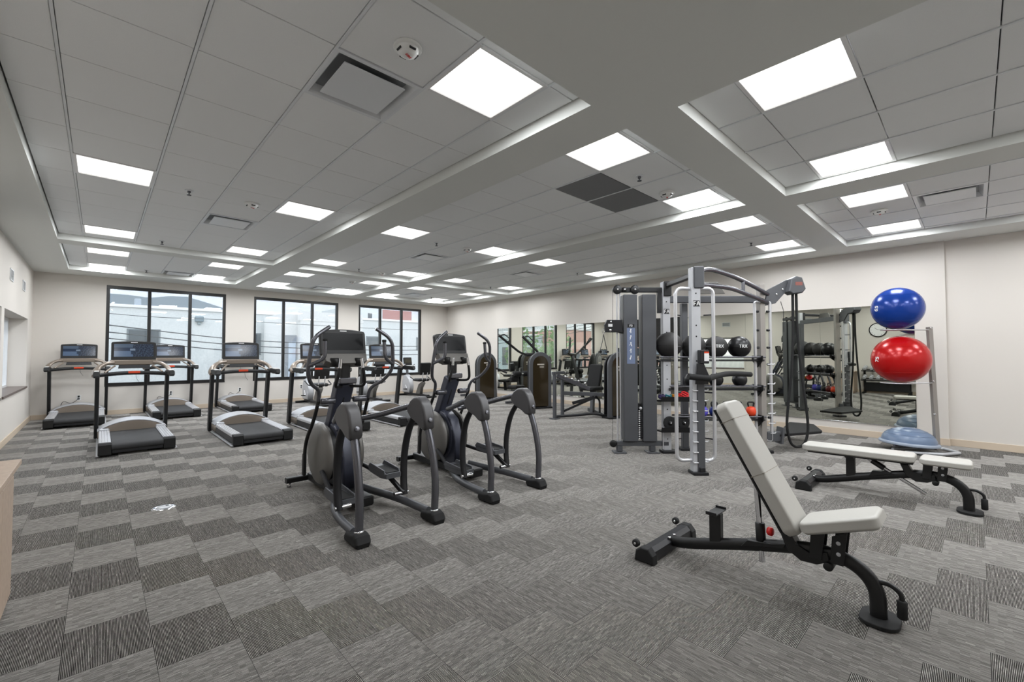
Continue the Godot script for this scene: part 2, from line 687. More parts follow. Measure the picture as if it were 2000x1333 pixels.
func make_fixtures() -> void:
	# flat light panels, with the added rows out of view
	var proto: Node3D = null
	for i in 3:
		for j in 3:
			for x in LIGHT_X[i]:
				for z in LIGHT_Z[j]:
					if i == 0 and j == 2:
						continue
					var nth: int = [0, 2, 5][j] + LIGHT_Z[j].find(z)
					var row: int = i * 2 + LIGHT_X[i].find(x)
					var where := "white light panel, %s from window wall, in ceiling row %s" % [ORD[nth], ["along the left wall", "second from left wall", "third from left wall", "third from mirror wall", "second from mirror wall", "along the mirror wall"][row]]
					var grp := "ceiling light panels"
					var at := Vector3(x, TILE_Y, z)
					if proto == null:
						proto = thing("ceiling_light", where, "light", at, 0.0, grp)
						var g := Geo.new()
						for s in [-1.0, 1.0]:
							box(g, Vector3(s * 0.289, 0.004, 0), Vector3(0.028, 0.02, 0.606), 0.003)
							box(g, Vector3(0, 0.004, s * 0.289), Vector3(0.55, 0.02, 0.028), 0.003)
						part(proto, "frame", g, M.light_rim)
						part(proto, "diffuser", box(Geo.new(), Vector3(0, 0.012, 0), Vector3(0.555, 0.012, 0.555), 0.0), M.light)
					else:
						copy(proto, "ceiling_light", where, at, 0.0, grp)
					var l := AreaLight3D.new()
					l.name = "panel_light"
					l.area_size = Vector2(0.54, 0.54)
					l.light_color = Color(0.97, 0.985, 1.0)
					l.light_energy = LIGHT_E
					l.area_range = 30.0
					l.area_attenuation = 2.0
					l.shadow_enabled = true
					l.rotation = Vector3(-PI / 2, 0, 0)
					l.position = at + Vector3(0, -0.004, 0)
					add_child(l, true)
	# air diffusers
	var vp: Node3D = null
	for p in VENTS:
		var label := by_bay("square white air diffuser", p, VENTS)
		var at := Vector3(p.x, TILE_Y, p.y)
		if vp == null:
			vp = thing("air_diffuser", label, "vent", at, 0.0, "square ceiling air diffusers")
			var g := Geo.new()
			for k in 4:
				var b := Basis(Vector3.UP, k * PI / 2)
				var q := [b * Vector3(-0.302, -0.006, 0.302), b * Vector3(0.302, -0.006, 0.302), b * Vector3(0.27, -0.006, 0.27), b * Vector3(-0.27, -0.006, 0.27), b * Vector3(0.235, 0.05, 0.235), b * Vector3(-0.235, 0.05, 0.235)]
				g.quad(q[0], q[1], q[2], q[3], Vector3.DOWN)
				g.quad(q[3], q[2], q[4], q[5], b * Vector3(0, -0.53, -0.85))
				g.quad(b * Vector3(-0.302, 0.02, 0.302), b * Vector3(0.302, 0.02, 0.302), q[1], q[0], b * Vector3(0, 0, 1))
			part(vp, "cone", g, M.white_metal)
			part(vp, "throat", box(Geo.new(), Vector3(0, 0.055, 0), Vector3(0.47, 0.01, 0.47)), M.galvanised)
			part(vp, "face_plate", box(Geo.new(), Vector3(0, -0.008, 0), Vector3(0.425, 0.012, 0.425), 0.004), M.white_metal)
			part(vp, "hanger", box(Geo.new(), Vector3(0, 0.025, 0), Vector3(0.36, 0.05, 0.02)), M.white_metal)
		else:
			copy(vp, "air_diffuser", label, at)
	for p in GRAYS:
		var t := thing("return_air_panel", "dark grey return air panel in ceiling, the one nearer %s" % ("the left wall" if p.x < 4.2 else "the mirror wall"), "vent", Vector3(p.x, TILE_Y, p.y), 0.0, "dark grey ceiling return panels")
		part(t, "panel", box(Geo.new(), Vector3(0, 0.008, 0), Vector3(0.592, 0.02, 0.6), 0.003), M.gray_panel)
		part(t, "edge", box(Geo.new(), Vector3(0, 0.012, 0), Vector3(0.6, 0.01, 0.606)), M.white_metal)
	# sprinklers
	var sp: Node3D = null
	var sprinklers := [Vector2(0.7, -6.05), Vector2(0.71, -9.11), Vector2(0.72, -12.57), Vector2(4.04, -6.11), Vector2(4.07, -9.17), Vector2(4.03, -2.35), Vector2(7.84, -2.52), Vector2(7.9, -6.2), Vector2(7.84, -9.17), Vector2(7.88, -12.2)]
	for p in sprinklers:
		var at := Vector3(p.x, TILE_Y, p.y)
		if sp == null:
			sp = thing("sprinkler", by_bay("small steel sprinkler head", p, sprinklers), "sprinkler", at, 0.0, "sprinkler heads in the ceiling")
			part(sp, "escutcheon", disc(Geo.new(), Vector3(0, -0.01, 0), Vector3(0, 0.002, 0), 0.04, 0.003, 16), M.white_metal)
			part(sp, "pendant", lathe(Geo.new(), [Vector2(0, -0.06), Vector2(0.022, -0.058), Vector2(0.022, -0.052), Vector2(0.006, -0.048), Vector2(0.006, -0.03), Vector2(0.016, -0.028), Vector2(0.016, -0.008)], Transform3D(), 12), M.charcoal)
		else:
			copy(sp, "sprinkler", by_bay("small steel sprinkler head", p, sprinklers), at)
	# smoke detectors
	var sd: Node3D = null
	var detectors := [Vector2(1.31, -2.3), Vector2(1.33, -6.06), Vector2(4.67, -6.1), Vector2(4.66, -9.28), Vector2(4.69, -2.39), Vector2(7.26, -0.81), Vector2(4.68, -10.93)]
	for p in detectors:
		var at := Vector3(p.x, TILE_Y, p.y)
		if sd == null:
			sd = thing("smoke_detector", by_bay("round white smoke detector", p, detectors), "smoke detector", at, 0.4, "round ceiling smoke detectors")
			part(sd, "base", disc(Geo.new(), Vector3(0, -0.015, 0), Vector3(0, 0.001, 0), 0.085, 0.004, 28), M.white_plastic)
			part(sd, "dome", lathe(Geo.new(), [Vector2(0, -0.055), Vector2(0.03, -0.053), Vector2(0.05, -0.044), Vector2(0.062, -0.03), Vector2(0.066, -0.014)], Transform3D(), 28), M.white_plastic)
			for k in 4:
				var a := TAU * k / 4 + 0.4
				var bs := Basis(Vector3.UP, -a)
				part(sd, "slot", box(Geo.new(), bs * Vector3(0.056, -0.032, 0), Vector3(0.012, 0.016, 0.042), 0.002, bs * Basis(Vector3.BACK, 0.6)), M.charcoal_dark)
			words(sd, "FIRE", 0.022, M.red, Transform3D(Basis(Vector3.RIGHT, PI / 2), Vector3(0, -0.0565, 0.005)))
		else:
			copy(sd, "smoke_detector", by_bay("round white smoke detector", p, detectors), at, 0.4)


# ------------------------------------------------------------------ floor
func carpet_mesh(w: float, d: float, along_z: bool, seed_: int) -> ArrayMesh:
	# rows of yarn loops: raised pale rows over a dark ground row, broken into flecks
	var r := RandomNumberGenerator.new()
	r.seed = seed_
	var g := Geo.new()
	g.colored = true
	var across := w if along_z else d
	var along := d if along_z else w
	var rows := int(round(across / 0.0056))
	var p := across / rows
	var segs := 13
	var hgt := 0.00118
	var base := -hgt
	for i in rows:
		var row_tone := r.randf_range(0.86, 1.14)
		for k in segs:
			var a0 := -along / 2 + along * k / segs
			var a1 := a0 + along / segs
			var tone := row_tone * r.randf_range(0.7, 1.25)
			if r.randf() < 0.12:
				tone *= 1.25
			var loop := Color(0.355 * tone, 0.338 * tone, 0.316 * tone)
			var ground := Color(0.030, 0.028, 0.026) * r.randf_range(0.8, 1.2)
			var x0 := -across / 2 + p * i
			var q := [x0, x0 + p * 0.30, x0 + p * 0.36, x0 + p * 0.62, x0 + p * 0.68, x0 + p]
			var y := [base, base, 0.0, 0.0, base, base]
			for s in 5:
				g.col = ground if s == 0 or s == 4 else loop
				var pts := []
				for e in [[s, a0], [s, a1], [s + 1, a1], [s + 1, a0]]:
					pts.append(Vector3(q[e[0]], y[e[0]], e[1]) if along_z else Vector3(e[1], y[e[0]], q[e[0]]))
				var dx: float = q[s + 1] - q[s]
				var dy: float = y[s + 1] - y[s]
				var nn := Vector3(-dy, dx, 0).normalized() if along_z else Vector3(0, dx, -dy).normalized()
				g.quad(pts[0], pts[1], pts[2], pts[3], nn)
	return g.mesh()


func make_floor() -> void:
	var fl := Node3D.new()
	fl.name = "floor"
	fl.set_meta("kind", "structure")
	add_child(fl)
	struct("subfloor", box2(Geo.new(), Vector3(LX - 0.4, -0.2, BZ - 0.2), Vector3(WX + 0.3, -0.0016, FZ + 0.2)), M.subfloor, fl)
	const PX := 0.3215
	const PZ := 0.429
	var w := PX - 0.0015
	var d := PZ - 0.0015
	var kinds := [[], []]
	for v in 4:
		kinds[0].append(carpet_mesh(w, d, true, 11 + v))
		kinds[1].append(carpet_mesh(w, d, false, 31 + v))
	var cells := []
	for i in range(-4, 34):
		var x := -0.105 + PX * (i + 0.5)
		if x - PX / 2 > WX + 0.1 or x + PX / 2 < LX:
			continue
		for j in range(-60, 30):
			var z := -3.411 + 0.2145 * (i + 1) + PZ * (j + 0.5)
			if z > FZ + 0.2 or z < BZ - 0.2:
				continue
			var dir := Vector3(x, -1.425, z)
			var ahead := dir.dot(Vector3(0.686, 0, -0.727))
			var off := absf(dir.dot(Vector3(0.727, 0, 0.686)))
			var seen: bool = ahead > 1.2 and off / maxf(ahead, 0.01) < 1.3
			cells.append([x, z, posmod(j, 2), (1.0 if seen else 0.001) / pow(dir.length(), 3.0)])
	cells.sort_custom(func(p, q): return p[3] > q[3])
	rng.seed = 77
	var far := [[], []]
	for k in cells.size():
		var c: Array = cells[k]
		var at := Vector3(c[0], 0, c[1])
		if k < 296:
			part_mesh(fl, "carpet_tile", kinds[c[2]][rng.randi() % 4], M.carpet, at)
		else:
			far[c[2]].append(at)
	for o in 2:
		var mm := MultiMesh.new()
		mm.transform_format = MultiMesh.TRANSFORM_3D
		mm.mesh = kinds[o][0]
		mm.instance_count = far[o].size()
		for k in far[o].size():
			mm.set_instance_transform(k, Transform3D(Basis(Vector3.UP, PI * (k % 2)), far[o][k]))
		var mi := MultiMeshInstance3D.new()
		mi.multimesh = mm
		mi.material_override = M.carpet
		mi.name = "carpet_tiles_beyond"
		mi.set_meta("kind", "stuff")
		fl.add_child(mi, true)


# ------------------------------------------------------------------ walls
const WIN := [[0.09, 2.43], [3.09, 5.43], [6.09, 8.42]]
const WIN_Y := [0.66, 2.99]
const SIDE_WIN := [[-12.9, -9.98], [-9.72, -6.8]]
const SIDE_Y := [0.75, 2.1]


func make_walls() -> void:
	var g := Geo.new()
	var zi := BZ
	var zo := BZ - 0.22
	box2(g, Vector3(LX - 0.4, -0.1, zo), Vector3(WX + 0.3, WIN_Y[0], zi))
	box2(g, Vector3(LX - 0.4, WIN_Y[1], zo), Vector3(WX + 0.3, 3.4, zi))
	var xs := [LX - 0.4, 0.09, 2.43, 3.09, 5.43, 6.09, 8.42, WX + 0.3]
	for i in range(0, 8, 2):
		box2(g, Vector3(xs[i], WIN_Y[0], zo), Vector3(xs[i + 1], WIN_Y[1], zi))
	var wb := struct("wall_back", g, M.wall)
	# left wall with two deep window recesses
	g = Geo.new()
	var xo := LX - 0.35
	box2(g, Vector3(xo, -0.1, BZ), Vector3(LX, SIDE_Y[0], FZ + 0.2))
	box2(g, Vector3(xo, SIDE_Y[1], BZ), Vector3(LX, 3.4, FZ + 0.2))
	var zs := [BZ, -12.9, -9.98, -9.72, -6.8, FZ + 0.2]
	for i in range(0, 6, 2):
		box2(g, Vector3(xo, SIDE_Y[0], zs[i]), Vector3(LX, SIDE_Y[1], zs[i + 1]))
	struct("wall_left", g, M.wall)
	# mirror wall, furred out between two vertical joints
	g = Geo.new()
	box2(g, Vector3(WX + 0.05, -0.1, BZ), Vector3(WX + 0.25, 3.4, FZ + 0.2))
	struct("wall_right", g, M.wall)
	struct("wall_right", box2(Geo.new(), Vector3(WX, 0.0, -10.86), Vector3(WX + 0.05, 3.3, -0.3)), M.wall)
	struct("wall_front", box2(Geo.new(), Vector3(LX - 0.4, -0.1, FZ), Vector3(WX + 0.3, 3.4, FZ + 0.2)), M.wall)
	# baseboards
	var bh := 0.105
	struct("baseboard_back", box2(Geo.new(), Vector3(LX, 0, BZ), Vector3(WX + 0.05, bh, BZ + 0.014), 0.003), M.baseboard)
	struct("baseboard_left", box2(Geo.new(), Vector3(LX, 0, BZ + 0.014), Vector3(LX + 0.014, bh, FZ), 0.003), M.baseboard)
	g = Geo.new()
	box2(g, Vector3(WX - 0.014, 0, -10.86), Vector3(WX, bh, -0.286), 0.003)
	box2(g, Vector3(WX + 0.036, 0, BZ + 0.014), Vector3(WX + 0.05, bh, -10.86), 0.003)
	box2(g, Vector3(WX + 0.036, 0, -0.3), Vector3(WX + 0.05, bh, FZ), 0.003)
	struct("baseboard_right", g, M.baseboard)
	struct("baseboard_front", box2(Geo.new(), Vector3(LX + 0.014, 0, FZ - 0.014), Vector3(WX + 0.036, bh, FZ), 0.003), M.baseboard)
	# window wall: three windows of three lights each
	for i in 3:
		var a: float = WIN[i][0]
		var b: float = WIN[i][1]
		var w := Node3D.new()
		w.name = "window_%d" % (i + 1)
		w.set_meta("kind", "structure")
		add_child(w)
		w.position = Vector3((a + b) / 2, WIN_Y[0], BZ - 0.06)
		var hw := (b - a) / 2
		var hh: float = WIN_Y[1] - WIN_Y[0]
		g = Geo.new()
		box2(g, Vector3(-hw, 0, -0.05), Vector3(hw, 0.07, 0.05), 0.004)
		box2(g, Vector3(-hw, hh - 0.075, -0.05), Vector3(hw, hh, 0.05), 0.004)
		for s in [-1.0, 1.0]:
			box2(g, Vector3(s * hw, 0.07, -0.05), Vector3(s * (hw - 0.06), hh - 0.075, 0.05), 0.004)
		part(w, "window_frame", g, M.frame)
		for s in [-1.0, 1.0]:
			part(w, "mullion", box2(Geo.new(), Vector3(s * 0.40 - 0.032, 0.07, -0.05), Vector3(s * 0.40 + 0.032, hh - 0.075, 0.05), 0.004), M.frame)
		for s in [-1.0, 0.0, 1.0]:
			part(w, "pane", box2(Geo.new(), Vector3(s * 0.755 - 0.325 if s else -0.37, 0.07, -0.004), Vector3(s * 0.755 + 0.325 if s else 0.37, hh - 0.075, 0.004)), M.glass)
		part(w, "window_sill", box2(Geo.new(), Vector3(-hw, -0.012, 0.05), Vector3(hw, 0.012, 0.075), 0.003), M.frame)
	# side windows in deep recesses with a dark sill
	for i in 2:
		var a: float = SIDE_WIN[i][0]
		var b: float = SIDE_WIN[i][1]
		var w := Node3D.new()
		w.name = "window_%d" % (i + 4)
		w.set_meta("kind", "structure")
		add_child(w)
		w.position = Vector3(LX - 0.28, SIDE_Y[0], (a + b) / 2)
		var hw := (b - a) / 2
		var hh: float = SIDE_Y[1] - SIDE_Y[0]
		g = Geo.new()
		box2(g, Vector3(-0.03, 0.0, -hw), Vector3(0.03, 0.06, hw), 0.003)
		box2(g, Vector3(-0.03, hh - 0.06, -hw), Vector3(0.03, hh, hw), 0.003)
		for s in [-1.0, 0.0, 1.0]:
			box(g, Vector3(0, hh / 2, s * (hw - 0.03)), Vector3(0.06, hh - 0.12, 0.06), 0.003)
		part(w, "window_frame", g, M.white_metal)
		for s in [-1.0, 1.0]:
			part(w, "pane", box(Geo.new(), Vector3(0, hh / 2, s * (hw - 0.03) / 2), Vector3(0.006, hh - 0.12, hw - 0.09)), M.glass)
		part(w, "window_sill", box2(Geo.new(), Vector3(0.03, -0.02, -hw - 0.02), Vector3(0.30, 0.02, hw + 0.02), 0.004), M.sill)
	# mirror: eight panes side by side
	var mr := thing("wall_mirror", "long frameless mirror of butted panes along the side wall", "mirror", Vector3(WX, 0.23, -5.71))
	var n := 8
	var len := 10.1 / n
	for k in n:
		var z := -5.05 + len * (k + 0.5)
		part(mr, "mirror_pane", box(Geo.new(), Vector3(-0.005, 0.995, z), Vector3(0.006, 1.99, len - 0.002)), M.mirror)
	part(mr, "mirror_clip", box(Geo.new(), Vector3(-0.006, -0.006, 0), Vector3(0.012, 0.012, 10.1), 0.002), M.chrome)
	# grilles high on the left wall
	var gp: Node3D = null
	for z in [-12.1, -10.55, -7.5, -4.5]:
		if gp == null:
			gp = thing("wall_grille", "small louvred grille high on left wall, first from the window wall", "vent", Vector3(LX, 2.67, z), 0.0, "wall grilles above the side windows")
			g = Geo.new()
			for s in [-1.0, 1.0]:
				box(g, Vector3(0.006, s * 0.085, 0), Vector3(0.012, 0.02, 0.34), 0.002)
				box(g, Vector3(0.006, 0, s * 0.16), Vector3(0.012, 0.15, 0.02), 0.002)
			part(gp, "frame", g, M.white_metal)
			part(gp, "duct_opening", box(Geo.new(), Vector3(0.001, 0, 0), Vector3(0.002, 0.15, 0.3)), M.galvanised)
			for k in 6:
				part(gp, "louvre", box(Geo.new(), Vector3(0.007, -0.062 + k * 0.025, 0), Vector3(0.014, 0.002, 0.3), 0.0, Basis(Vector3.BACK, 0.6)), M.white_metal)
		else:
			copy(gp, "wall_grille", "small louvred grille high on left wall, %s from the window wall" % {-10.55: "second", -7.5: "third", -4.5: "fourth"}[z], Vector3(LX, 2.67, z))


# ------------------------------------------------------------------ treadmills
func screen_texture() -> ImageTexture:
	# a picture on the running screen: pale blue bands on the left, a dim gym scene on the right
	var im := Image.create(160, 88, false, Image.FORMAT_RGB8)
	var f := FastNoiseLite.new()
	f.seed = 8
	f.frequency = 0.06
	for y in 88:
		for x in 160:
			var t := float(y) / 88.0
			var c := Color(0.36, 0.43, 0.52)
			if t > 0.28 and t < 0.55:
				c = Color(0.19, 0.25, 0.35)
			elif t >= 0.55:
				c = Color(0.40, 0.49, 0.61)
			if x > 74:
				var n := f.get_noise_2d(x * 2.0, y * 2.0)
				c = Color(0.16, 0.19, 0.26).lerp(Color(0.36, 0.42, 0.5), clampf(n * 1.6 + 0.35, 0.0, 1.0))
			if x > 62 and x < 84 and t > 0.36 and t < 0.52:
				c = Color(0.55, 0.62, 0.7)
			if x > 66 and x < 80 and t >= 0.52 and t < 0.8:
				c = Color(0.2, 0.27, 0.36)
			im.set_pixel(x, y, c)
	return ImageTexture.create_from_image(im)


func console(parent: Node3D, at: Vector3, w: float, h: float, tilt: float, screen_mat: Material) -> Node3D:
	# bezel leaning back by tilt, arched on top, with a glass face towards +z
	var bs := Basis(Vector3.RIGHT, -tilt)
	var p := PackedVector2Array([Vector2(-w / 2 + 0.012, -h / 2), Vector2(w / 2 - 0.012, -h / 2), Vector2(w / 2, -h / 2 + 0.012), Vector2(w / 2, h / 2 - 0.035), Vector2(w / 2 - 0.008, h / 2 - 0.016)])
	for k in range(0, 9):
		var a := 1.0 - k / 4.0
		p.append(Vector2(a * (w / 2 - 0.03), h / 2 - 0.014 * a * a + 0.004))
	p.append(Vector2(-w / 2 + 0.008, h / 2 - 0.016))
	p.append(Vector2(-w / 2, h / 2 - 0.035))
	p.append(Vector2(-w / 2, -h / 2 + 0.012))
	var g := prism(Geo.new(), p, 0.05, Transform3D(bs, at), 0.006)
	var c := part(parent, "console", g, M.black)
	var sw := w * 0.44
	g = Geo.new()
	var z := 0.0262
	g.picture(at + bs * Vector3(-sw, h * 0.36, z), at + bs * Vector3(sw, h * 0.36, z), at + bs * Vector3(sw, -h * 0.30, z), at + bs * Vector3(-sw, -h * 0.30, z))
	part(c, "screen", g, screen_mat)
	part(c, "badge", box(Geo.new(), at + bs * Vector3(0, h * 0.445, 0.026), Vector3(w * 0.15, 0.011, 0.003), 0.001, bs), M.print_white)
	return c


func make_treadmill(at: Vector3, label: String) -> Node3D:
	var t := thing("treadmill", label, "treadmill", at, 0.0, "treadmills facing the windows")
	var g: Geo
	# deck
	part(t, "deck_frame", box2(Geo.new(), Vector3(-0.385, 0.05, -0.06), Vector3(0.385, 0.145, -1.84), 0.01), M.black)
	for s in [-1.0, 1.0]:
		g = Geo.new()
		prism(g, poly([0.0, 0.035, 0.0, 0.165, -0.02, 0.19, -0.1, 0.19, -0.1, 0.03, -0.02, 0.02]), 0.14, side_xf(s * 0.35), 0.008)
		part(t, "end_cap", g, M.black)
		g = Geo.new()
		box2(g, Vector3(s * 0.285, 0.14, -0.1), Vector3(s * 0.415, 0.18, -1.42), 0.004)
		for k in 4:
			box2(g, Vector3(s * (0.296 + k * 0.031), 0.179, -0.1), Vector3(s * (0.317 + k * 0.031), 0.188, -1.42), 0.003)
		part(t, "side_rail", g, M.silver)
		g = Geo.new()
		prism(g, poly([-0.1, 0.05, -0.1, 0.14, -1.8, 0.14, -1.8, 0.05]), 0.02, side_xf(s * 0.405), 0.004)
		part(t, "side_skirt", g, M.charcoal_dark)
		part(t, "stabilizer_strip", box2(Geo.new(), Vector3(s * 0.40, 0.015, -0.02), Vector3(s * 0.44, 0.035, -1.75), 0.004), M.silver)
		for z in [-0.2, -1.7]:
			part(t, "foot", disc(Geo.new(), Vector3(s * 0.33, 0.0, z), Vector3(s * 0.33, 0.052, z), 0.03, 0.006, 14), M.rubber)
	g = Geo.new()
	sweep(g, [Vector3(-0.28, 0.12, -0.045), Vector3(0.28, 0.12, -0.045)], circle(0.045, 16))
	box2(g, Vector3(-0.28, 0.145, -0.05), Vector3(0.28, 0.166, -1.42), 0.002)
	part(t, "belt", g, M.belt)
	part(t, "rear_guard", box2(Geo.new(), Vector3(-0.28, 0.04, -0.02), Vector3(0.28, 0.085, -0.07), 0.008), M.charcoal_dark)
	# motor hood, arched across
	var hood := PackedVector2Array([Vector2(-0.43, 0.06), Vector2(0.43, 0.06)])
	for k in 13:
		var a := 1.0 - k / 6.0
		hood.append(Vector2(a * 0.43, 0.325 - 0.125 * a * a - 0.02 * pow(absf(a), 6.0)))
	g = Geo.new()
	prism(g, hood, 0.48, Transform3D(Basis(), Vector3(0, 0, -1.63)), 0.025, true)
	var hd := part(t, "motor_hood", g, M.taupe)
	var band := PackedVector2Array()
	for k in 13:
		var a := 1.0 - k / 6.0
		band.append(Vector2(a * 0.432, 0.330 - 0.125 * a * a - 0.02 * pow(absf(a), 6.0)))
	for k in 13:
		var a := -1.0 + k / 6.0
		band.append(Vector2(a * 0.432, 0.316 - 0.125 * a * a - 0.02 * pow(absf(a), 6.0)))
	part(hd, "hood_highlight", prism(Geo.new(), band, 0.485, Transform3D(Basis(), Vector3(0, 0, -1.63)), 0.003, true), M.silver_paint)  # pale band paints the window highlight along the top of the hood
	for s in [-1.0, 1.0]:
		part(hd, "hood_cheek", box(Geo.new(), Vector3(s * 0.35, 0.19, -1.39), Vector3(0.13, 0.06, 0.05), 0.018), M.silver_paint)
	# uprights leaning back to the runner
	for s in [-1.0, 1.0]:
		g = Geo.new()
		bar(g, Vector3(s * 0.445, 0.03, -1.79), Vector3(s * 0.445, 1.07, -1.60), 0.055, 0.13, Vector3.RIGHT, 0.012)
		part(t, "upright", g, M.black)
		# handrail running back from the upright
		g = Geo.new()
		prism(g, poly([-0.98, 1.07, -1.0, 1.13, -1.3, 1.145, -1.68, 1.12, -1.7, 1.06, -1.3, 1.055, -1.02, 1.04]), 0.075, side_xf(s * 0.455), 0.012)
		var hr := part(t, "handrail", g, M.black)
		part(hr, "rail_pad", box(Geo.new(), Vector3(s * 0.455, 1.14, -1.16), Vector3(0.055, 0.012, 0.26), 0.005), M.white_plastic)
		# arm of the console swinging down to the handrail
		var arm := smooth([Vector3(s * 0.25, 1.265, -1.60), Vector3(s * 0.35, 1.245, -1.585), Vector3(s * 0.43, 1.19, -1.55), Vector3(s * 0.468, 1.12, -1.49), Vector3(s * 0.462, 1.085, -1.42)], 5)
		g = Geo.new()
		sweep(g, arm, oval(0.032, 0.07), Vector3.BACK)
		part(t, "console_arm", g, M.taupe)
		g = Geo.new()
		tube(g, smooth([Vector3(s * 0.24, 1.21, -1.53), Vector3(s * 0.31, 1.155, -1.42), Vector3(s * 0.36, 1.11, -1.36)], 4), 0.014, 8)
		part(t, "grip_lever", g, M.taupe)
	g = Geo.new()
	prism(g, rrect(0.62, 0.085, 0.03), 0.13, Transform3D(Basis(), Vector3(0, 1.265, -1.62)), 0.015)
	part(t, "console_base", g, M.taupe)
	g = Geo.new()
	var cb := []
	for k in 9:
		var a := k / 4.0 - 1.0
		cb.append(Vector3(a * 0.43, 1.095 - 0.03 * a * a, -1.47 + 0.03 * a * a))
	sweep(g, cb, oval(0.035, 0.032), Vector3.UP)
	var crossb := part(t, "crossbar", g, M.black)
	part(crossb, "stop_button", box(Geo.new(), Vector3(0, 1.105, -1.434), Vector3(0.15, 0.036, 0.012), 0.005), M.orange, "orange stop label")
	g = Geo.new()
	tube(g, smooth([Vector3(0.02, 1.075, -1.44), Vector3(0.03, 1.0, -1.43), Vector3(0.07, 0.93, -1.43)], 4), 0.0025, 5)
	part(t, "safety_cord", g, M.black)
	var bt := PackedVector2Array([Vector2(-0.2, 1.16), Vector2(0.2, 1.16), Vector2(0.19, 1.215), Vector2(-0.19, 1.215)])
	part(t, "button_panel", prism(Geo.new(), bt, 0.02, Transform3D(Basis(Vector3.RIGHT, -0.3), Vector3(0, 0.06, -1.2)), 0.003), M.charcoal_dark)
	console(t, Vector3(0, 1.455, -1.635), 0.575, 0.325, 0.12, M.screen_on)
	return t


func make_treadmills() -> void:
	M.screen_on = mat(Color(0.2, 0.2, 0.2), 0.12)
	var tx := screen_texture()
	M.screen_on.albedo_texture = tx
	M.screen_on.emission_enabled = true
	M.screen_on.emission = Color(1, 1, 1)
	M.screen_on.emission_operator = BaseMaterial3D.EMISSION_OP_MULTIPLY
	M.screen_on.emission_texture = tx
	M.screen_on.emission_energy_multiplier = 0.55
	M.screen_off = mat(Color(0.06, 0.064, 0.07), 0.22, 0.0, 0.3)
	var p := make_treadmill(Vector3(0.425, 0, -8.15), "treadmill in the second row nearest the left wall, in front of window pier")
	var spots := [
		[Vector3(1.9, 0, -7.66), "treadmill standing between the first and second windows in second row"],
		[Vector3(3.2, 0, -7.6), "treadmill behind the left elliptical, second row, partly hidden"],
		[Vector3(4.62, 0, -7.55), "treadmill between the two ellipticals, end of the second row"],
		[Vector3(-0.32, 0, -11.8), "treadmill in the corner by the side window, close to window wall"],
		[Vector3(1.25, 0, -11.85), "treadmill directly under the first window against window wall"],
		[Vector3(2.68, 0, -11.85), "treadmill against window wall below pier between first two windows"]]
	for s in spots:
		copy(p, "treadmill", s[1], s[0])


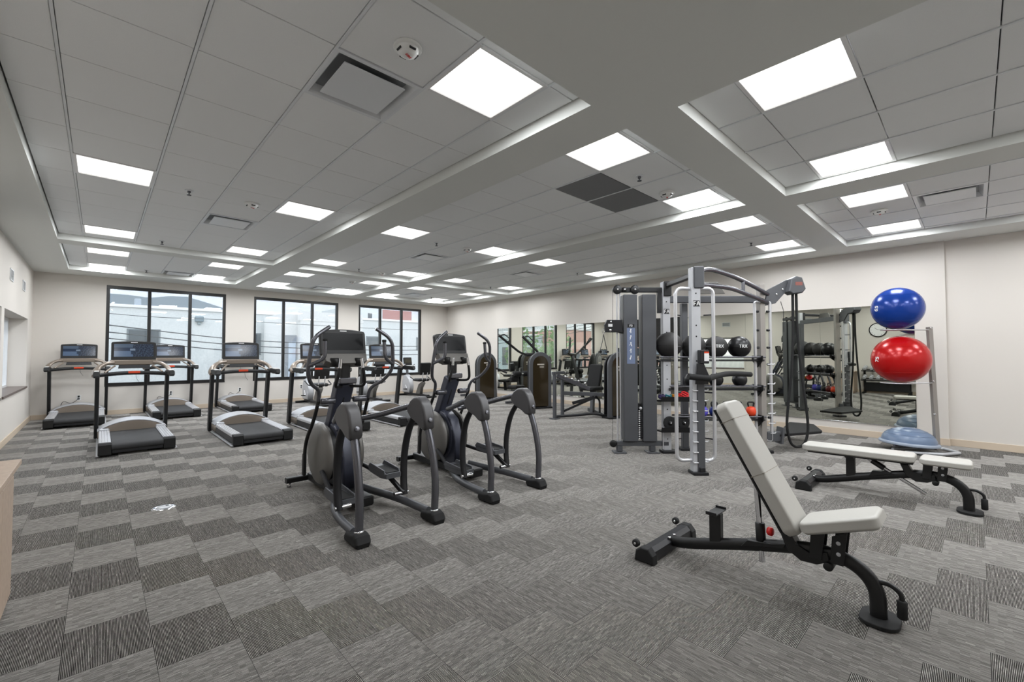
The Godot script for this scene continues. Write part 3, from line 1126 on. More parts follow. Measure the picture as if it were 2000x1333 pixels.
# ------------------------------------------------------------------ ellipticals
func make_elliptical(at: Vector3, label: String) -> Node3D:
	var t := thing("elliptical_trainer", label, "elliptical", at, 0.0, "elliptical trainers")
	var g: Geo
	for s in [-1.0, 1.0]:
		# rear foot
		g = Geo.new()
		prism(g, poly([0.075, 0.0, 0.085, 0.035, 0.06, 0.085, 0.015, 0.10, -0.05, 0.085, -0.14, 0.075, -0.15, 0.03, -0.13, 0.0]), 0.125, side_xf(s * 0.33), 0.022)
		var ft := part(t, "rear_foot", g, M.rubber)
		part(ft, "ferrule", disc(Geo.new(), Vector3(s * 0.33, 0.082, -0.002), Vector3(s * 0.33, 0.104, -0.006), 0.037, 0.005, 18), M.chrome)
		# bowed rear leg
		g = Geo.new()
		tube(g, smooth([Vector3(s * 0.33, 0.09, -0.005), Vector3(s * 0.332, 0.35, 0.0), Vector3(s * 0.33, 0.62, -0.055), Vector3(s * 0.325, 0.86, -0.15)], 5), 0.031, 14)
		part(t, "rear_leg", g, M.gunmetal)
		# joint cover
		g = Geo.new()
		prism(g, poly([-0.07, 0.775, -0.072, 0.87, -0.10, 0.955, -0.145, 1.015, -0.20, 1.04, -0.27, 1.035, -0.335, 1.0, -0.385, 0.94, -0.385, 0.89, -0.32, 0.835, -0.22, 0.80, -0.165, 0.765, -0.11, 0.755]), 0.11, side_xf(s * 0.325), 0.022, true)
		var jc := part(t, "joint_cover", g, M.cover_gray)
		part(jc, "cover_badge", disc(Geo.new(), Vector3(s * 0.325, 0.845, -0.075), Vector3(s * 0.325, 0.85, -0.062), 0.02, 0.002, 14), M.gunmetal)
		# swinging front leg
		g = Geo.new()
		sweep(g, smooth([Vector3(s * 0.315, 0.87, -0.30), Vector3(s * 0.315, 0.72, -0.41), Vector3(s * 0.31, 0.50, -0.475), Vector3(s * 0.305, 0.28, -0.48), Vector3(s * 0.30, 0.13, -0.455)], 5), oval(0.024, 0.034), Vector3.RIGHT)
		var sl := part(t, "swing_leg", g, M.charcoal_dark)
		part(sl, "pivot_bolt", rod(Geo.new(), Vector3(s * 0.20, 0.15, -0.46), Vector3(s * 0.335, 0.15, -0.46), 0.018), M.chrome)
		# guide arm from the joint to the drive
		g = Geo.new()
		tube(g, smooth([Vector3(s * 0.32, 0.955, -0.33), Vector3(s * 0.285, 0.905, -0.52), Vector3(s * 0.20, 0.825, -0.80), Vector3(s * 0.12, 0.775, -1.02), Vector3(s * 0.055, 0.76, -1.06)], 5), 0.027, 12)
		part(t, "guide_arm", g, M.gunmetal)
		# ground rail
		g = Geo.new()
		sweep(g, smooth([Vector3(s * 0.33, 0.065, -0.10), Vector3(s * 0.31, 0.07, -0.38), Vector3(s * 0.27, 0.08, -0.62), Vector3(s * 0.19, 0.10, -0.83), Vector3(s * 0.13, 0.12, -0.95)], 4), oval(0.03, 0.036), Vector3.UP)
		part(t, "ground_rail", g, M.charcoal)
		# pedal and its link
		var pz := -0.62 if s > 0 else -0.70
		var py := 0.335 if s > 0 else 0.165
		g = Geo.new()
		prism(g, poly([pz + 0.17, py + 0.01, pz + 0.17, py - 0.035, pz + 0.05, py - 0.05, pz - 0.17, py - 0.03, pz - 0.19, py + 0.02]), 0.15, side_xf(s * 0.19), 0.008)
		for q in [-1.0, 1.0]:
			prism(g, poly([pz + 0.15, py, pz + 0.13, py + 0.035, pz - 0.15, py + 0.06, pz - 0.19, py + 0.015]), 0.014, side_xf(s * 0.19 + q * 0.072), 0.004)
		var pd := part(t, "pedal", g, M.charcoal)
		part(pd, "tread", box2(Geo.new(), Vector3(s * 0.19 - 0.06, py + 0.008, pz - 0.17), Vector3(s * 0.19 + 0.06, py + 0.018, pz + 0.15), 0.003), M.rubber)
		g = Geo.new()
		tube(g, smooth([Vector3(s * 0.2, py - 0.02, pz + 0.1), Vector3(s * 0.2, py - 0.05, pz - 0.12), Vector3(s * 0.2, 0.30, -1.12)], 4), 0.022, 10)
		bar(g, Vector3(s * 0.2, py - 0.03, pz + 0.02), Vector3(s * 0.285, 0.15, -0.45), 0.03, 0.045, Vector3.RIGHT)
		part(t, "pedal_link", g, M.charcoal_dark)
		# side disc of the drive
		g = Geo.new()
		lathe(g, [Vector2(0, 0.07), Vector2(0.14, 0.066), Vector2(0.24, 0.052), Vector2(0.29, 0.03), Vector2(0.305, 0.005), Vector2(0.30, -0.01), Vector2(0.0, -0.01)], Transform3D(Basis(Vector3(0, 1, 0), Vector3(s, 0, 0), Vector3(0, 0, 1)), Vector3(s * 0.14, 0.43, -1.31)), 36)
		part(t, "side_cover", g, M.disc_gray)
		# moving arm: hub, lever with long and short grip, and the link below
		g = Geo.new()
		disc(g, Vector3(s * 0.09, 0.965, -1.10), Vector3(s * 0.225, 0.965, -1.10), 0.03, 0.006, 18)
		part(t, "arm_hub", g, M.gunmetal)
		g = Geo.new()
		tube(g, bend([Vector3(s * 0.245, 0.93, -1.12), Vector3(s * 0.25, 1.08, -1.07), Vector3(s * 0.35, 1.135, -1.0), Vector3(s * 0.415, 1.26, -0.90), Vector3(s * 0.385, 1.56, -0.86), Vector3(s * 0.225, 1.665, -0.90)], 0.09, 6), 0.0175, 10)
		var arm := part(t, "moving_arm", g, M.gunmetal)
		g = Geo.new()
		tube(g, bend([Vector3(s * 0.405, 1.31, -0.89), Vector3(s * 0.29, 1.375, -0.83), Vector3(s * 0.285, 1.54, -0.84)], 0.05, 5), 0.0175, 10)
		part(arm, "short_grip", g, M.gunmetal)
		g = Geo.new()
		disc(g, Vector3(s * 0.285, 1.53, -0.84), Vector3(s * 0.285, 1.555, -0.84), 0.022, 0.006, 12)
		part(arm, "grip_switch", g, M.rubber)
		g = Geo.new()
		tube(g, bend([Vector3(s * 0.245, 0.97, -1.10), Vector3(s * 0.25, 0.78, -1.20), Vector3(s * 0.275, 0.55, -1.36), Vector3(s * 0.275, 0.27, -1.38)], 0.12, 5), 0.017, 10)
		bar(g, Vector3(s * 0.275, 0.44, -1.375), Vector3(s * 0.275, 0.22, -1.385), 0.032, 0.05, Vector3.RIGHT, 0.01)
		part(t, "lower_link", g, M.black)
		# fixed grip with polished top
		g = Geo.new()
		tube(g, bend([Vector3(s * 0.04, 1.10, -1.07), Vector3(s * 0.15, 1.10, -0.96), Vector3(s * 0.12, 1.24, -0.93), Vector3(s * 0.10, 1.36, -0.94)], 0.06, 5), 0.015, 10)
		var fg := part(t, "fixed_grip", g, M.black)
		part(fg, "pulse_sensor", tube(Geo.new(), [Vector3(s * 0.112, 1.28, -0.932), Vector3(s * 0.10, 1.37, -0.941)], 0.0165, 12), M.chrome)
		part(t, "levelling_foot", disc(Geo.new(), Vector3(s * 0.27, 0, -1.86), Vector3(s * 0.27, 0.05, -1.86), 0.022, 0.004, 12), M.chrome)
	# base
	g = Geo.new()
	sweep(g, [Vector3(-0.30, 0.075, -1.86), Vector3(0.30, 0.075, -1.86)], rrect(0.07, 0.06, 0.02))
	part(t, "front_foot", g, M.black)
	part(t, "base_beam", box2(Geo.new(), Vector3(-0.09, 0.04, -0.62), Vector3(0.09, 0.13, -1.86), 0.015), M.black)
	# drive
	g = Geo.new()
	disc(g, Vector3(-0.15, 0.43, -1.31), Vector3(0.15, 0.43, -1.31), 0.265, 0.01, 36)
	part(t, "flywheel", g, M.black)
	g = Geo.new()
	disc(g, Vector3(-0.075, 0.43, -1.31), Vector3(0.075, 0.43, -1.31), 0.315, 0.02, 36)
	prism(g, poly([-0.96, 0.12, -0.95, 0.40, -1.05, 0.65, -1.2, 0.74, -1.5, 0.66, -1.58, 0.3, -1.5, 0.1]), 0.13, side_xf(0.0), 0.02, true)
	part(t, "shroud", g, M.blue_gray)
	# mast
	g = Geo.new()
	bar(g, Vector3(0, 0.66, -1.34), Vector3(0, 1.14, -1.10), 0.175, 0.12, Vector3.RIGHT, 0.02)
	var ms := part(t, "mast", g, M.blue_gray)
	part(ms, "mast_slot", bar(Geo.new(), Vector3(0, 0.80, -1.208), Vector3(0, 0.99, -1.113), 0.018, 0.012, Vector3.RIGHT, 0.003), M.black)
	g = Geo.new()
	bar(g, Vector3(0, 1.12, -1.11), Vector3(0, 1.36, -1.10), 0.10, 0.09, Vector3.RIGHT, 0.02)
	part(t, "mast_neck", g, M.black)
	part(t, "tray", box(Geo.new(), Vector3(0, 1.155, -1.035), Vector3(0.17, 0.06, 0.07), 0.012), M.gunmetal)
	# panel with cup holders under the screen
	g = Geo.new()
	prism(g, poly([-0.215, 0.055, 0.215, 0.055, 0.205, -0.03, 0.15, -0.06, -0.15, -0.06, -0.205, -0.03]), 0.09, Transform3D(Basis(Vector3.RIGHT, -0.5), Vector3(0, 1.355, -1.09)), 0.01)
	part(t, "console_panel", g, M.disc_gray)
	for s in [-1.0, 1.0]:
		part(t, "cup_holder", disc(Geo.new(), Vector3(s * 0.12, 1.30, -1.05), Vector3(s * 0.12, 1.375, -1.04), 0.042, 0.006, 20), M.black)
	console(t, Vector3(0, 1.525, -1.15), 0.45, 0.255, 0.16, M.screen_off)
	return t


func make_ellipticals() -> void:
	var e := make_elliptical(Vector3(1.755, 0, -3.16), "grey elliptical trainer nearest the treadmills, showing its round grey drive cover")
	copy(e, "elliptical_trainer", "grey elliptical trainer standing between the other elliptical and weight machines", Vector3(3.075, 0, -3.2))


# ------------------------------------------------------------------ benches
# side view in (z, y) from the crossbar foot to the front foot; the pad runs along z
func pad(parent: Node3D, called: String, a: Vector2, b: Vector2, w: float, thick: float, seams: Array) -> MeshInstance3D:
	# an upholstered board between two points of the side view (underside line), rounded all round
	var d := b - a
	var l := d.length()
	var x := Vector3(0, d.y / l, d.x / l)
	var up := Vector3(0, d.x / l, -d.y / l)
	if up.y < 0.0:
		up = -up
	var xf := Transform3D(Basis(Vector3.RIGHT, x, Vector3.RIGHT.cross(x)), Vector3(0, (a.y + b.y) / 2, (a.x + b.x) / 2) + up * (thick / 2))
	var g := prism(Geo.new(), rrect(w, l, 0.05, 5), thick, xf, 0.018, true)
	var m := part(parent, called, g, M.cream)
	for s in seams:
		var c := Vector3(0, a.y + d.y * s, a.x + d.x * s)
		part(m, "seam", box(Geo.new(), c + up * (thick / 2), Vector3(w + 0.002, 0.003, thick + 0.0016), 0.0, Basis(Vector3.RIGHT, x, Vector3.RIGHT.cross(x))), M.cream_dark)
	return m


func make_bench(at: Vector3, incline: bool, label: String) -> Node3D:
	var t := thing("weight_bench", label, "bench", at, 0.0, "adjustable weight benches")
	var g := Geo.new()
	sweep(g, smooth([Vector3(0, 0.065, 0.02), Vector3(0, 0.085, 0.16), Vector3(0, 0.185, 0.5), Vector3(0, 0.258, 0.78), Vector3(0, 0.285, 0.92), Vector3(0, 0.28, 1.04), Vector3(0, 0.235, 1.135), Vector3(0, 0.15, 1.188), Vector3(0, 0.02, 1.195)], 5), oval(0.038, 0.03, 14), Vector3.RIGHT)
	part(t, "spine", g, M.black)
	g = Geo.new()
	prism(g, poly([-0.055, 0.012, -0.045, 0.075, -0.02, 0.095, 0.03, 0.095, 0.055, 0.07, 0.06, 0.012]), 0.56, side_xf(0), 0.012)
	part(t, "cross_foot", g, M.charcoal_dark)
	for s in [-1.0, 1.0]:
		g = Geo.new()
		prism(g, poly([-0.07, 0.0, -0.06, 0.07, -0.02, 0.10, 0.035, 0.10, 0.07, 0.06, 0.075, 0.0]), 0.07, side_xf(s * 0.3), 0.012)
		part(t, "foot_cap", g, M.rubber)
		var wh := part(t, "transport_wheel", disc(Geo.new(), Vector3(s * 0.31, 0.1, -0.075), Vector3(s * 0.275, 0.1, -0.075), 0.026, 0.006, 16), M.rubber)
		part(wh, "axle_cap", disc(Geo.new(), Vector3(s * 0.313, 0.1, -0.075), Vector3(s * 0.27, 0.1, -0.075), 0.009, 0.002, 10), M.chrome)
	for s in [-1.0, 1.0]:
		part(t, "foot_bolt", disc(Geo.new(), Vector3(s * 0.035, 0.09, 0.04), Vector3(s * 0.035, 0.105, 0.04), 0.011, 0.003, 10), M.chrome)
	# front foot plate
	g = Geo.new()
	prism(g, rrect(0.22, 0.17, 0.07, 5), 0.022, Transform3D(Basis(Vector3.RIGHT, -PI / 2), Vector3(0, 0.013, 1.2)), 0.005)
	part(t, "front_foot", g, M.rubber)
	# stop post with a forked rest
	g = Geo.new()
	bar(g, Vector3(0, 0.13, 0.355), Vector3(0, 0.35, 0.355), 0.05, 0.075, Vector3.RIGHT)
	part(t, "stop_post", g, M.black)
	g = Geo.new()
	box(g, Vector3(0, 0.355, 0.355), Vector3(0.17, 0.009, 0.07), 0.002)
	for s in [-1.0, 1.0]:
		box(g, Vector3(s * 0.082, 0.363, 0.355), Vector3(0.007, 0.02, 0.07), 0.002)
	part(t, "stop_rest", g, M.black)
	# seat brackets with adjusting holes
	for z in [0.93, 1.03]:
		for s in [-1.0, 1.0]:
			g = Geo.new()
			prism(g, poly([z - 0.035, 0.25, z + 0.025, 0.25, z + 0.045, 0.44, z - 0.025, 0.40]), 0.008, side_xf(s * 0.045), 0.002)
			var br := part(t, "seat_bracket", g, M.black)
			if z > 1.0:
				for h in [0.31, 0.37]:
					part(br, "bracket_hole", disc(Geo.new(), Vector3(s * 0.0485, h, z + 0.004), Vector3(s * 0.0505, h, z + 0.004), 0.011, 0.001, 14), M.silver_paint)
	# curved pivot cheek below the pads
	g = Geo.new()
	prism(g, poly([0.74, 0.36, 0.80, 0.36, 0.83, 0.30, 0.90, 0.27, 0.98, 0.30, 0.99, 0.25, 0.93, 0.215, 0.85, 0.21, 0.78, 0.255]), 0.085, side_xf(0), 0.006)
	part(t, "pivot_cheek", g, M.black)
	part(t, "lock_pin", disc(Geo.new(), Vector3(-0.055, 0.225, 0.985), Vector3(0.055, 0.225, 0.985), 0.024, 0.004, 16), M.black)
	# grab handle on the front leg
	g = Geo.new()
	tube(g, smooth([Vector3(0, 0.205, 1.19), Vector3(0, 0.205, 1.245), Vector3(0, 0.175, 1.285), Vector3(0, 0.13, 1.29)], 4), 0.012, 10)
	var gh := part(t, "grab_handle", g, M.black)
	part(gh, "rubber_grip", disc(Geo.new(), Vector3(0, 0.05, 1.29), Vector3(0, 0.145, 1.29), 0.022, 0.006, 16), M.rubber)
	if incline:
		pad(t, "back_pad", Vector2(0.80, 0.345), Vector2(0.395, 1.075), 0.27, 0.085, [0.44, 0.86])
		g = Geo.new()
		bar(g, Vector3(0, 0.36, 0.77), Vector3(0, 1.05, 0.388), 0.20, 0.014, Vector3.RIGHT)
		part(t, "back_board", g, M.black)
		pad(t, "seat_pad", Vector2(0.875, 0.385), Vector2(1.235, 0.52), 0.27, 0.07, [])
		part(t, "adjusting_tube", rod(Geo.new(), Vector3(0, 0.12, 0.635), Vector3(0, 0.66, 0.605), 0.018, 16), M.chrome)
		part(t, "tube_sleeve", disc(Geo.new(), Vector3(0, 0.2, 0.632), Vector3(0, 0.36, 0.624), 0.028, 0.004, 18), M.black)
		g = Geo.new()
		prism(g, poly([0.52, 0.19, 0.56, 0.24, 0.70, 0.26, 0.78, 0.285, 0.76, 0.25]), 0.075, side_xf(0), 0.004)
		part(t, "sleeve_mount", g, M.black)
		part(t, "pull_knob", disc(Geo.new(), Vector3(0, 0.32, 0.665), Vector3(0, 0.32, 0.70), 0.026, 0.008, 18), M.red, "red pull knob")
	else:
		pad(t, "back_pad", Vector2(-0.05, 0.375), Vector2(0.855, 0.39), 0.27, 0.07, [])
		g = Geo.new()
		bar(g, Vector3(0, 0.366, 0.0), Vector3(0, 0.381, 0.84), 0.20, 0.014, Vector3.RIGHT)
		part(t, "back_board", g, M.black)
		pad(t, "seat_pad", Vector2(0.88, 0.392), Vector2(1.23, 0.395), 0.27, 0.06, [])
		part(t, "adjusting_tube", rod(Geo.new(), Vector3(0, 0.36, 0.50), Vector3(0, 0.10, 0.92), 0.018, 16), M.chrome)
		part(t, "tube_sleeve", rod(Geo.new(), Vector3(0, 0.345, 0.525), Vector3(0, 0.285, 0.62), 0.027, 16), M.black)
		g = Geo.new()
		prism(g, poly([0.50, 0.19, 0.53, 0.25, 0.62, 0.26, 0.70, 0.25]), 0.075, side_xf(0), 0.004)
		part(t, "sleeve_mount", g, M.black)
	return t


# ------------------------------------------------------------------ cable rig
func on_rig(p: Vector3) -> Vector3:
	return Vector3(5.95, 0, -3.05) + Basis(Vector3.UP, -0.756) * p


func loop_bar(g: Geo, x0: float, x1: float, y0: float, y1: float, z: float) -> Geo:
	# a vertical grab bar whose ends curve back to the post
	return tube(g, bend([Vector3(x0, y1 - 0.01, z), Vector3(x1, y1, z), Vector3(x1, y0, z), Vector3(x0, y0 + 0.01, z)], 0.11, 7), 0.021, 12)


func make_rig() -> void:
	var t := thing("cable_rig", "large silver and charcoal cable training rig with pulley towers and shelves", "gym rig", Vector3(5.95, 0, -3.05), -0.756)
	var g: Geo
	# front post
	g = Geo.new()
	box2(g, Vector3(-0.115, 0.02, 1.06), Vector3(-0.005, 2.44, 1.15), 0.006)
	var p1 := part(t, "front_post", g, M.silver_paint)
	for y in [1.33, 1.62, 1.75, 2.13]:
		part(p1, "post_hole", disc(Geo.new(), Vector3(-0.06, y, 1.149), Vector3(-0.06, y, 1.152), 0.009, 0.001, 10), M.print_black)
	part(p1, "badge", box(Geo.new(), Vector3(-0.055, 2.01, 1.151), Vector3(0.075, 0.07, 0.002)), M.print_black)
	words(p1, "FA", 0.07, M.print_white, Transform3D(Basis(), Vector3(-0.055, 2.01, 1.153)))
	part(t, "post_sleeve", box2(Geo.new(), Vector3(-0.062, 0.03, 1.055), Vector3(0.025, 1.12, 1.165), 0.006), M.charcoal)
	part(t, "post_cap", box2(Geo.new(), Vector3(-0.085, 2.19, 1.03), Vector3(0.035, 2.45, 1.175), 0.012), M.charcoal)
	g = Geo.new()
	box2(g, Vector3(-0.13, 0.0, 1.03), Vector3(0.05, 0.035, 1.20), 0.006)
	box2(g, Vector3(-0.05, 0.03, 1.15), Vector3(0.02, 0.09, 1.185), 0.01)
	part(t, "post_foot", g, M.charcoal_dark)
	for a in [[-0.10, -0.285], [-0.01, 0.165]]:
		part(t, "grab_bar", loop_bar(Geo.new(), a[0], a[1], 0.15, 2.2, 1.10), M.silver)
	for k in 8:
		var y := 0.14 + k * 0.12
		part(t, "band_hook", tube(Geo.new(), bend([Vector3(0.02, y, 1.12), Vector3(0.075, y, 1.13), Vector3(0.08, y + 0.02, 1.13)], 0.01, 3), 0.007, 8), M.silver)
		part(t, "band_hook", tube(Geo.new(), bend([Vector3(-0.055, y, 1.16), Vector3(-0.115, y, 1.165), Vector3(-0.12, y + 0.018, 1.165)], 0.01, 3), 0.007, 8), M.silver)
	for y in [0.4, 0.95, 1.5, 1.88]:
		for s in [[-0.285, -0.2], [0.165, 0.085]]:
			part(t, "bar_stud", rod(Geo.new(), Vector3(s[0], y, 1.10), Vector3(s[1], y, 1.02), 0.008, 8), M.charcoal_dark)
	# dip handles of black foam
	g = Geo.new()
	tube(g, [Vector3(-0.22, 1.155, 1.30), Vector3(0.03, 1.13, 1.28)], 0.036, 14)
	tube(g, smooth([Vector3(0.02, 1.13, 1.27), Vector3(0.2, 1.15, 1.10), Vector3(0.48, 1.165, 0.84), Vector3(0.86, 1.145, 0.62)], 4), 0.033, 14)
	part(t, "dip_handle", g, M.rubber)
	g = Geo.new()
	prism(g, poly([-0.10, 1.06, 0.05, 1.06, 0.06, 1.16, 0.0, 1.30, -0.08, 1.30]), 0.03, Transform3D(Basis(), Vector3(0, 0, 1.2)), 0.006)
	part(t, "handle_bracket", g, M.charcoal_dark)
	var tagb := part(t, "carriage", box2(Geo.new(), Vector3(-0.05, 1.30, 1.14), Vector3(0.055, 1.46, 1.23), 0.008), M.charcoal_dark)
	part(tagb, "warning_sticker", box2(Geo.new(), Vector3(-0.005, 1.33, 1.229), Vector3(0.05, 1.42, 1.232)), M.print_white, "white warning sticker")
	part(tagb, "sticker_heading", box2(Geo.new(), Vector3(-0.005, 1.42, 1.229), Vector3(0.05, 1.44, 1.232)), M.orange)
	# left rear post
	g = Geo.new()
	box2(g, Vector3(-0.075, 0.03, -0.05), Vector3(0.035, 2.45, 0.05), 0.006)
	var p2 := part(t, "rear_post", g, M.silver_paint)
	for y in [0.2, 0.62, 1.05, 1.25, 1.72, 2.16]:
		part(p2, "post_hole", disc(Geo.new(), Vector3(-0.02, y, 0.049), Vector3(-0.02, y, 0.052), 0.009, 0.001, 10), M.print_black)
	part(p2, "badge", box(Geo.new(), Vector3(-0.02, 2.02, 0.051), Vector3(0.075, 0.07, 0.002)), M.print_black)
	words(p2, "FA", 0.07, M.print_white, Transform3D(Basis(), Vector3(-0.02, 2.02, 0.053)))
	part(t, "post_cap", box2(Geo.new(), Vector3(-0.06, 2.24, 0.03), Vector3(0.045, 2.45, 0.09), 0.01), M.charcoal_dark)
	part(t, "post_foot", box2(Geo.new(), Vector3(-0.11, 0.0, -0.06), Vector3(0.12, 0.045, 0.10), 0.012), M.charcoal_dark)
	g = Geo.new()
	tube(g, bend([Vector3(-0.09, 0.06, 0.07), Vector3(-0.09, 0.37, 0.07), Vector3(0.085, 0.37, 0.07), Vector3(0.085, 0.06, 0.07)], 0.02, 3), 0.009, 8)
	part(t, "foot_rail", g, M.silver)
	# right rear post
	g = Geo.new()
	box2(g, Vector3(1.33, 0.03, -0.06), Vector3(1.405, 2.42, 0.04), 0.006)
	part(t, "rear_post", g, M.post_gray)
	part(t, "post_foot", box2(Geo.new(), Vector3(1.29, 0.0, -0.1), Vector3(1.47, 0.045, 0.1), 0.012), M.charcoal_dark)
	for a in [[1.33, 1.255], [1.40, 1.475]]:
		part(t, "grab_bar", loop_bar(Geo.new(), a[0], a[1], 0.17, 2.16, 0.03), M.silver)
	for k in 8:
		var y := 0.28 + k * 0.14
		part(t, "band_hook", tube(Geo.new(), bend([Vector3(1.42, y, 0.04), Vector3(1.515, y, 0.05), Vector3(1.52, y + 0.025, 0.05)], 0.012, 3), 0.008, 8), M.silver)
	for y in [0.5, 0.88, 1.26, 1.5, 1.75, 2.02]:
		for s in [1.29, 1.445]:
			part(t, "bar_stud", disc(Geo.new(), Vector3(s - 0.022, y, 0.03), Vector3(s + 0.022, y, 0.03), 0.017, 0.004, 10), M.charcoal_dark)
	part(t, "centre_column", box2(Geo.new(), Vector3(0.27, 0.03, -0.22), Vector3(0.36, 2.16, -0.13), 0.008), M.charcoal)
	part(t, "post_foot", box2(Geo.new(), Vector3(0.22, 0.0, -0.27), Vector3(0.41, 0.035, -0.08), 0.008), M.charcoal_dark)
	# overhead frame
	var over := [
		smooth([Vector3(0.0, 2.40, 1.06), Vector3(0.25, 2.47, 0.85), Vector3(0.7, 2.45, 0.50), Vector3(1.15, 2.36, 0.20), Vector3(1.45, 2.27, 0.02)], 5),
		smooth([Vector3(0.0, 2.24, 1.06), Vector3(0.25, 2.27, 0.85), Vector3(0.7, 2.28, 0.5), Vector3(1.15, 2.21, 0.20), Vector3(1.45, 2.15, 0.02)], 5)]
	for p in over:
		part(t, "overhead_bar", tube(Geo.new(), p, 0.03, 14), M.gunmetal)
	g = Geo.new()
	bar(g, Vector3(0.92, 2.42, 0.36), Vector3(0.92, 2.25, 0.36), 0.04, 0.03, Vector3.RIGHT)
	part(t, "bar_spacer", g, M.gunmetal)
	g = Geo.new()
	bar(g, Vector3(-0.06, 2.36, 1.05), Vector3(0.0, 2.40, 0.05), 0.07, 0.06, Vector3.RIGHT, 0.01)
	part(t, "cross_member", g, M.charcoal_dark)
	part(t, "rear_beam", box2(Geo.new(), Vector3(-0.02, 2.15, -0.04), Vector3(1.36, 2.25, 0.0), 0.008), M.charcoal)
	g = Geo.new()
	prism(g, poly([0.45, 2.24, 0.95, 2.24, 0.85, 2.40, 0.55, 2.40]), 0.02, Transform3D(Basis(), Vector3(-0.25, 0.0, 0.3)), 0.004)
	part(t, "logo_plate", g, M.disc_gray)
	# weight towers
	for x in [[-0.645, -0.448], [-0.378, -0.18]]:
		var tw := part(t, "tower_shroud", box2(Geo.new(), Vector3(x[0], 0.17, -0.11), Vector3(x[1], 2.26, 0.09), 0.008), M.charcoal)
		if x[0] < -0.5:
			part(tw, "badge", box2(Geo.new(), Vector3(-0.59, 1.79, 0.09), Vector3(-0.495, 1.835, 0.0925)), M.print_black)
			words(tw, "F3", 0.04, M.print_white, Transform3D(Basis(), Vector3(-0.543, 1.812, 0.0935)))
			part(tw, "exercise_chart", box2(Geo.new(), Vector3(-0.60, 1.27, 0.09), Vector3(-0.485, 1.78, 0.092)), mat(Color(0.42, 0.47, 0.58), 0.5), "pale blue exercise chart")
			for k in 5:
				var fy := 1.32 + k * 0.095
				g = Geo.new()
				ball(g, Vector3(-0.545, fy + 0.06, 0.0925), 0.010, 10, Vector3(1, 1, 0.2))
				bar(g, Vector3(-0.545, fy + 0.05, 0.0925), Vector3(-0.545 + 0.012 * (k % 3 - 1), fy + 0.01, 0.0925), 0.011, 0.002)
				bar(g, Vector3(-0.55, fy + 0.045, 0.0925), Vector3(-0.565, fy + 0.02 + 0.02 * (k % 2), 0.0925), 0.006, 0.002)
				part(tw, "chart_figure", g, M.print_white)
	g = Geo.new()
	box2(g, Vector3(-0.44, 0.2, -0.09), Vector3(-0.39, 0.2 + 0.5, 0.03), 0.002)
	part(t, "stack_frame", g, M.black)
	for k in 14:
		part(t, "weight_plate", box2(Geo.new(), Vector3(-0.442, 0.2 + k * 0.03, -0.08), Vector3(-0.384, 0.226 + k * 0.03, 0.075), 0.002), M.charcoal_dark)
		part(t, "plate_number", box2(Geo.new(), Vector3(-0.438, 0.206 + k * 0.03, 0.074), Vector3(-0.418, 0.22 + k * 0.03, 0.0765)), M.print_white)
	part(t, "stack_pin", disc(Geo.new(), Vector3(-0.413, 0.64, 0.05), Vector3(-0.413, 0.64, 0.10), 0.02, 0.006, 14), M.silver)
	g = Geo.new()
	box2(g, Vector3(-0.74, 0.10, -0.03), Vector3(0.0, 0.165, 0.05), 0.006)
	for x in [-0.70, -0.23]:
		box2(g, Vector3(x - 0.04, 0.02, -0.03), Vector3(x + 0.04, 0.10, 0.05), 0.01)
		box2(g, Vector3(x - 0.09, 0.0, -0.08), Vector3(x + 0.09, 0.02, 0.10), 0.004)
	part(t, "tower_base", g, M.charcoal)
	g = Geo.new()
	box2(g, Vector3(-0.78, 2.30, -0.03), Vector3(0.0, 2.37, 0.03), 0.008)
	bar(g, Vector3(-0.11, 2.32, 0.0), Vector3(-0.11, 2.0, 0.0), 0.05, 0.06, Vector3.RIGHT)
	part(t, "tower_beam", g, M.charcoal_dark)
	for x in [-0.72, -0.47, -0.62]:
		part(t, "pulley", disc(Geo.new(), Vector3(x, 2.335, 0.02), Vector3(x, 2.335, 0.06), 0.065 if x != -0.62 else 0.035, 0.008, 22), M.black)
		part(t, "pulley_bolt", disc(Geo.new(), Vector3(x, 2.335, 0.055), Vector3(x, 2.335, 0.07), 0.012, 0.003, 10), M.chrome)
	for x in [-0.72, -0.675]:
		part(t, "guide_rod", rod(Geo.new(), Vector3(x, 0.12, 0.0), Vector3(x, 2.31, 0.0), 0.012, 10), M.silver)
	part(t, "cable", rod(Geo.new(), Vector3(-0.785, 2.33, 0.03), Vector3(-0.80, 0.14, 0.03), 0.003, 6), M.black)
	g = Geo.new()
	prism(g, poly([-0.90, 1.72, -0.91, 1.83, -0.87, 1.90, -0.66, 1.90, -0.64, 1.70, -0.72, 1.72]), 0.07, Transform3D(Basis(), Vector3(0, 0, 0.03)), 0.01)
	var cr := part(t, "pulley_carriage", g, M.charcoal_dark)
	part(cr, "carriage_sticker", box2(Geo.new(), Vector3(-0.86, 1.80, 0.064), Vector3(-0.80, 1.84, 0.067)), M.print_white)
	part(cr, "carriage_bolt", disc(Geo.new(), Vector3(-0.82, 1.87, 0.06), Vector3(-0.82, 1.87, 0.072), 0.014, 0.003, 12), M.chrome)
	part(cr, "carriage_bolt", disc(Geo.new(), Vector3(-0.83, 1.75, 0.06), Vector3(-0.83, 1.75, 0.072), 0.018, 0.003, 12), M.chrome)
	part(t, "low_pulley", disc(Geo.new(), Vector3(-0.79, 0.13, 0.0), Vector3(-0.79, 0.13, 0.05), 0.05, 0.008, 18), M.black)
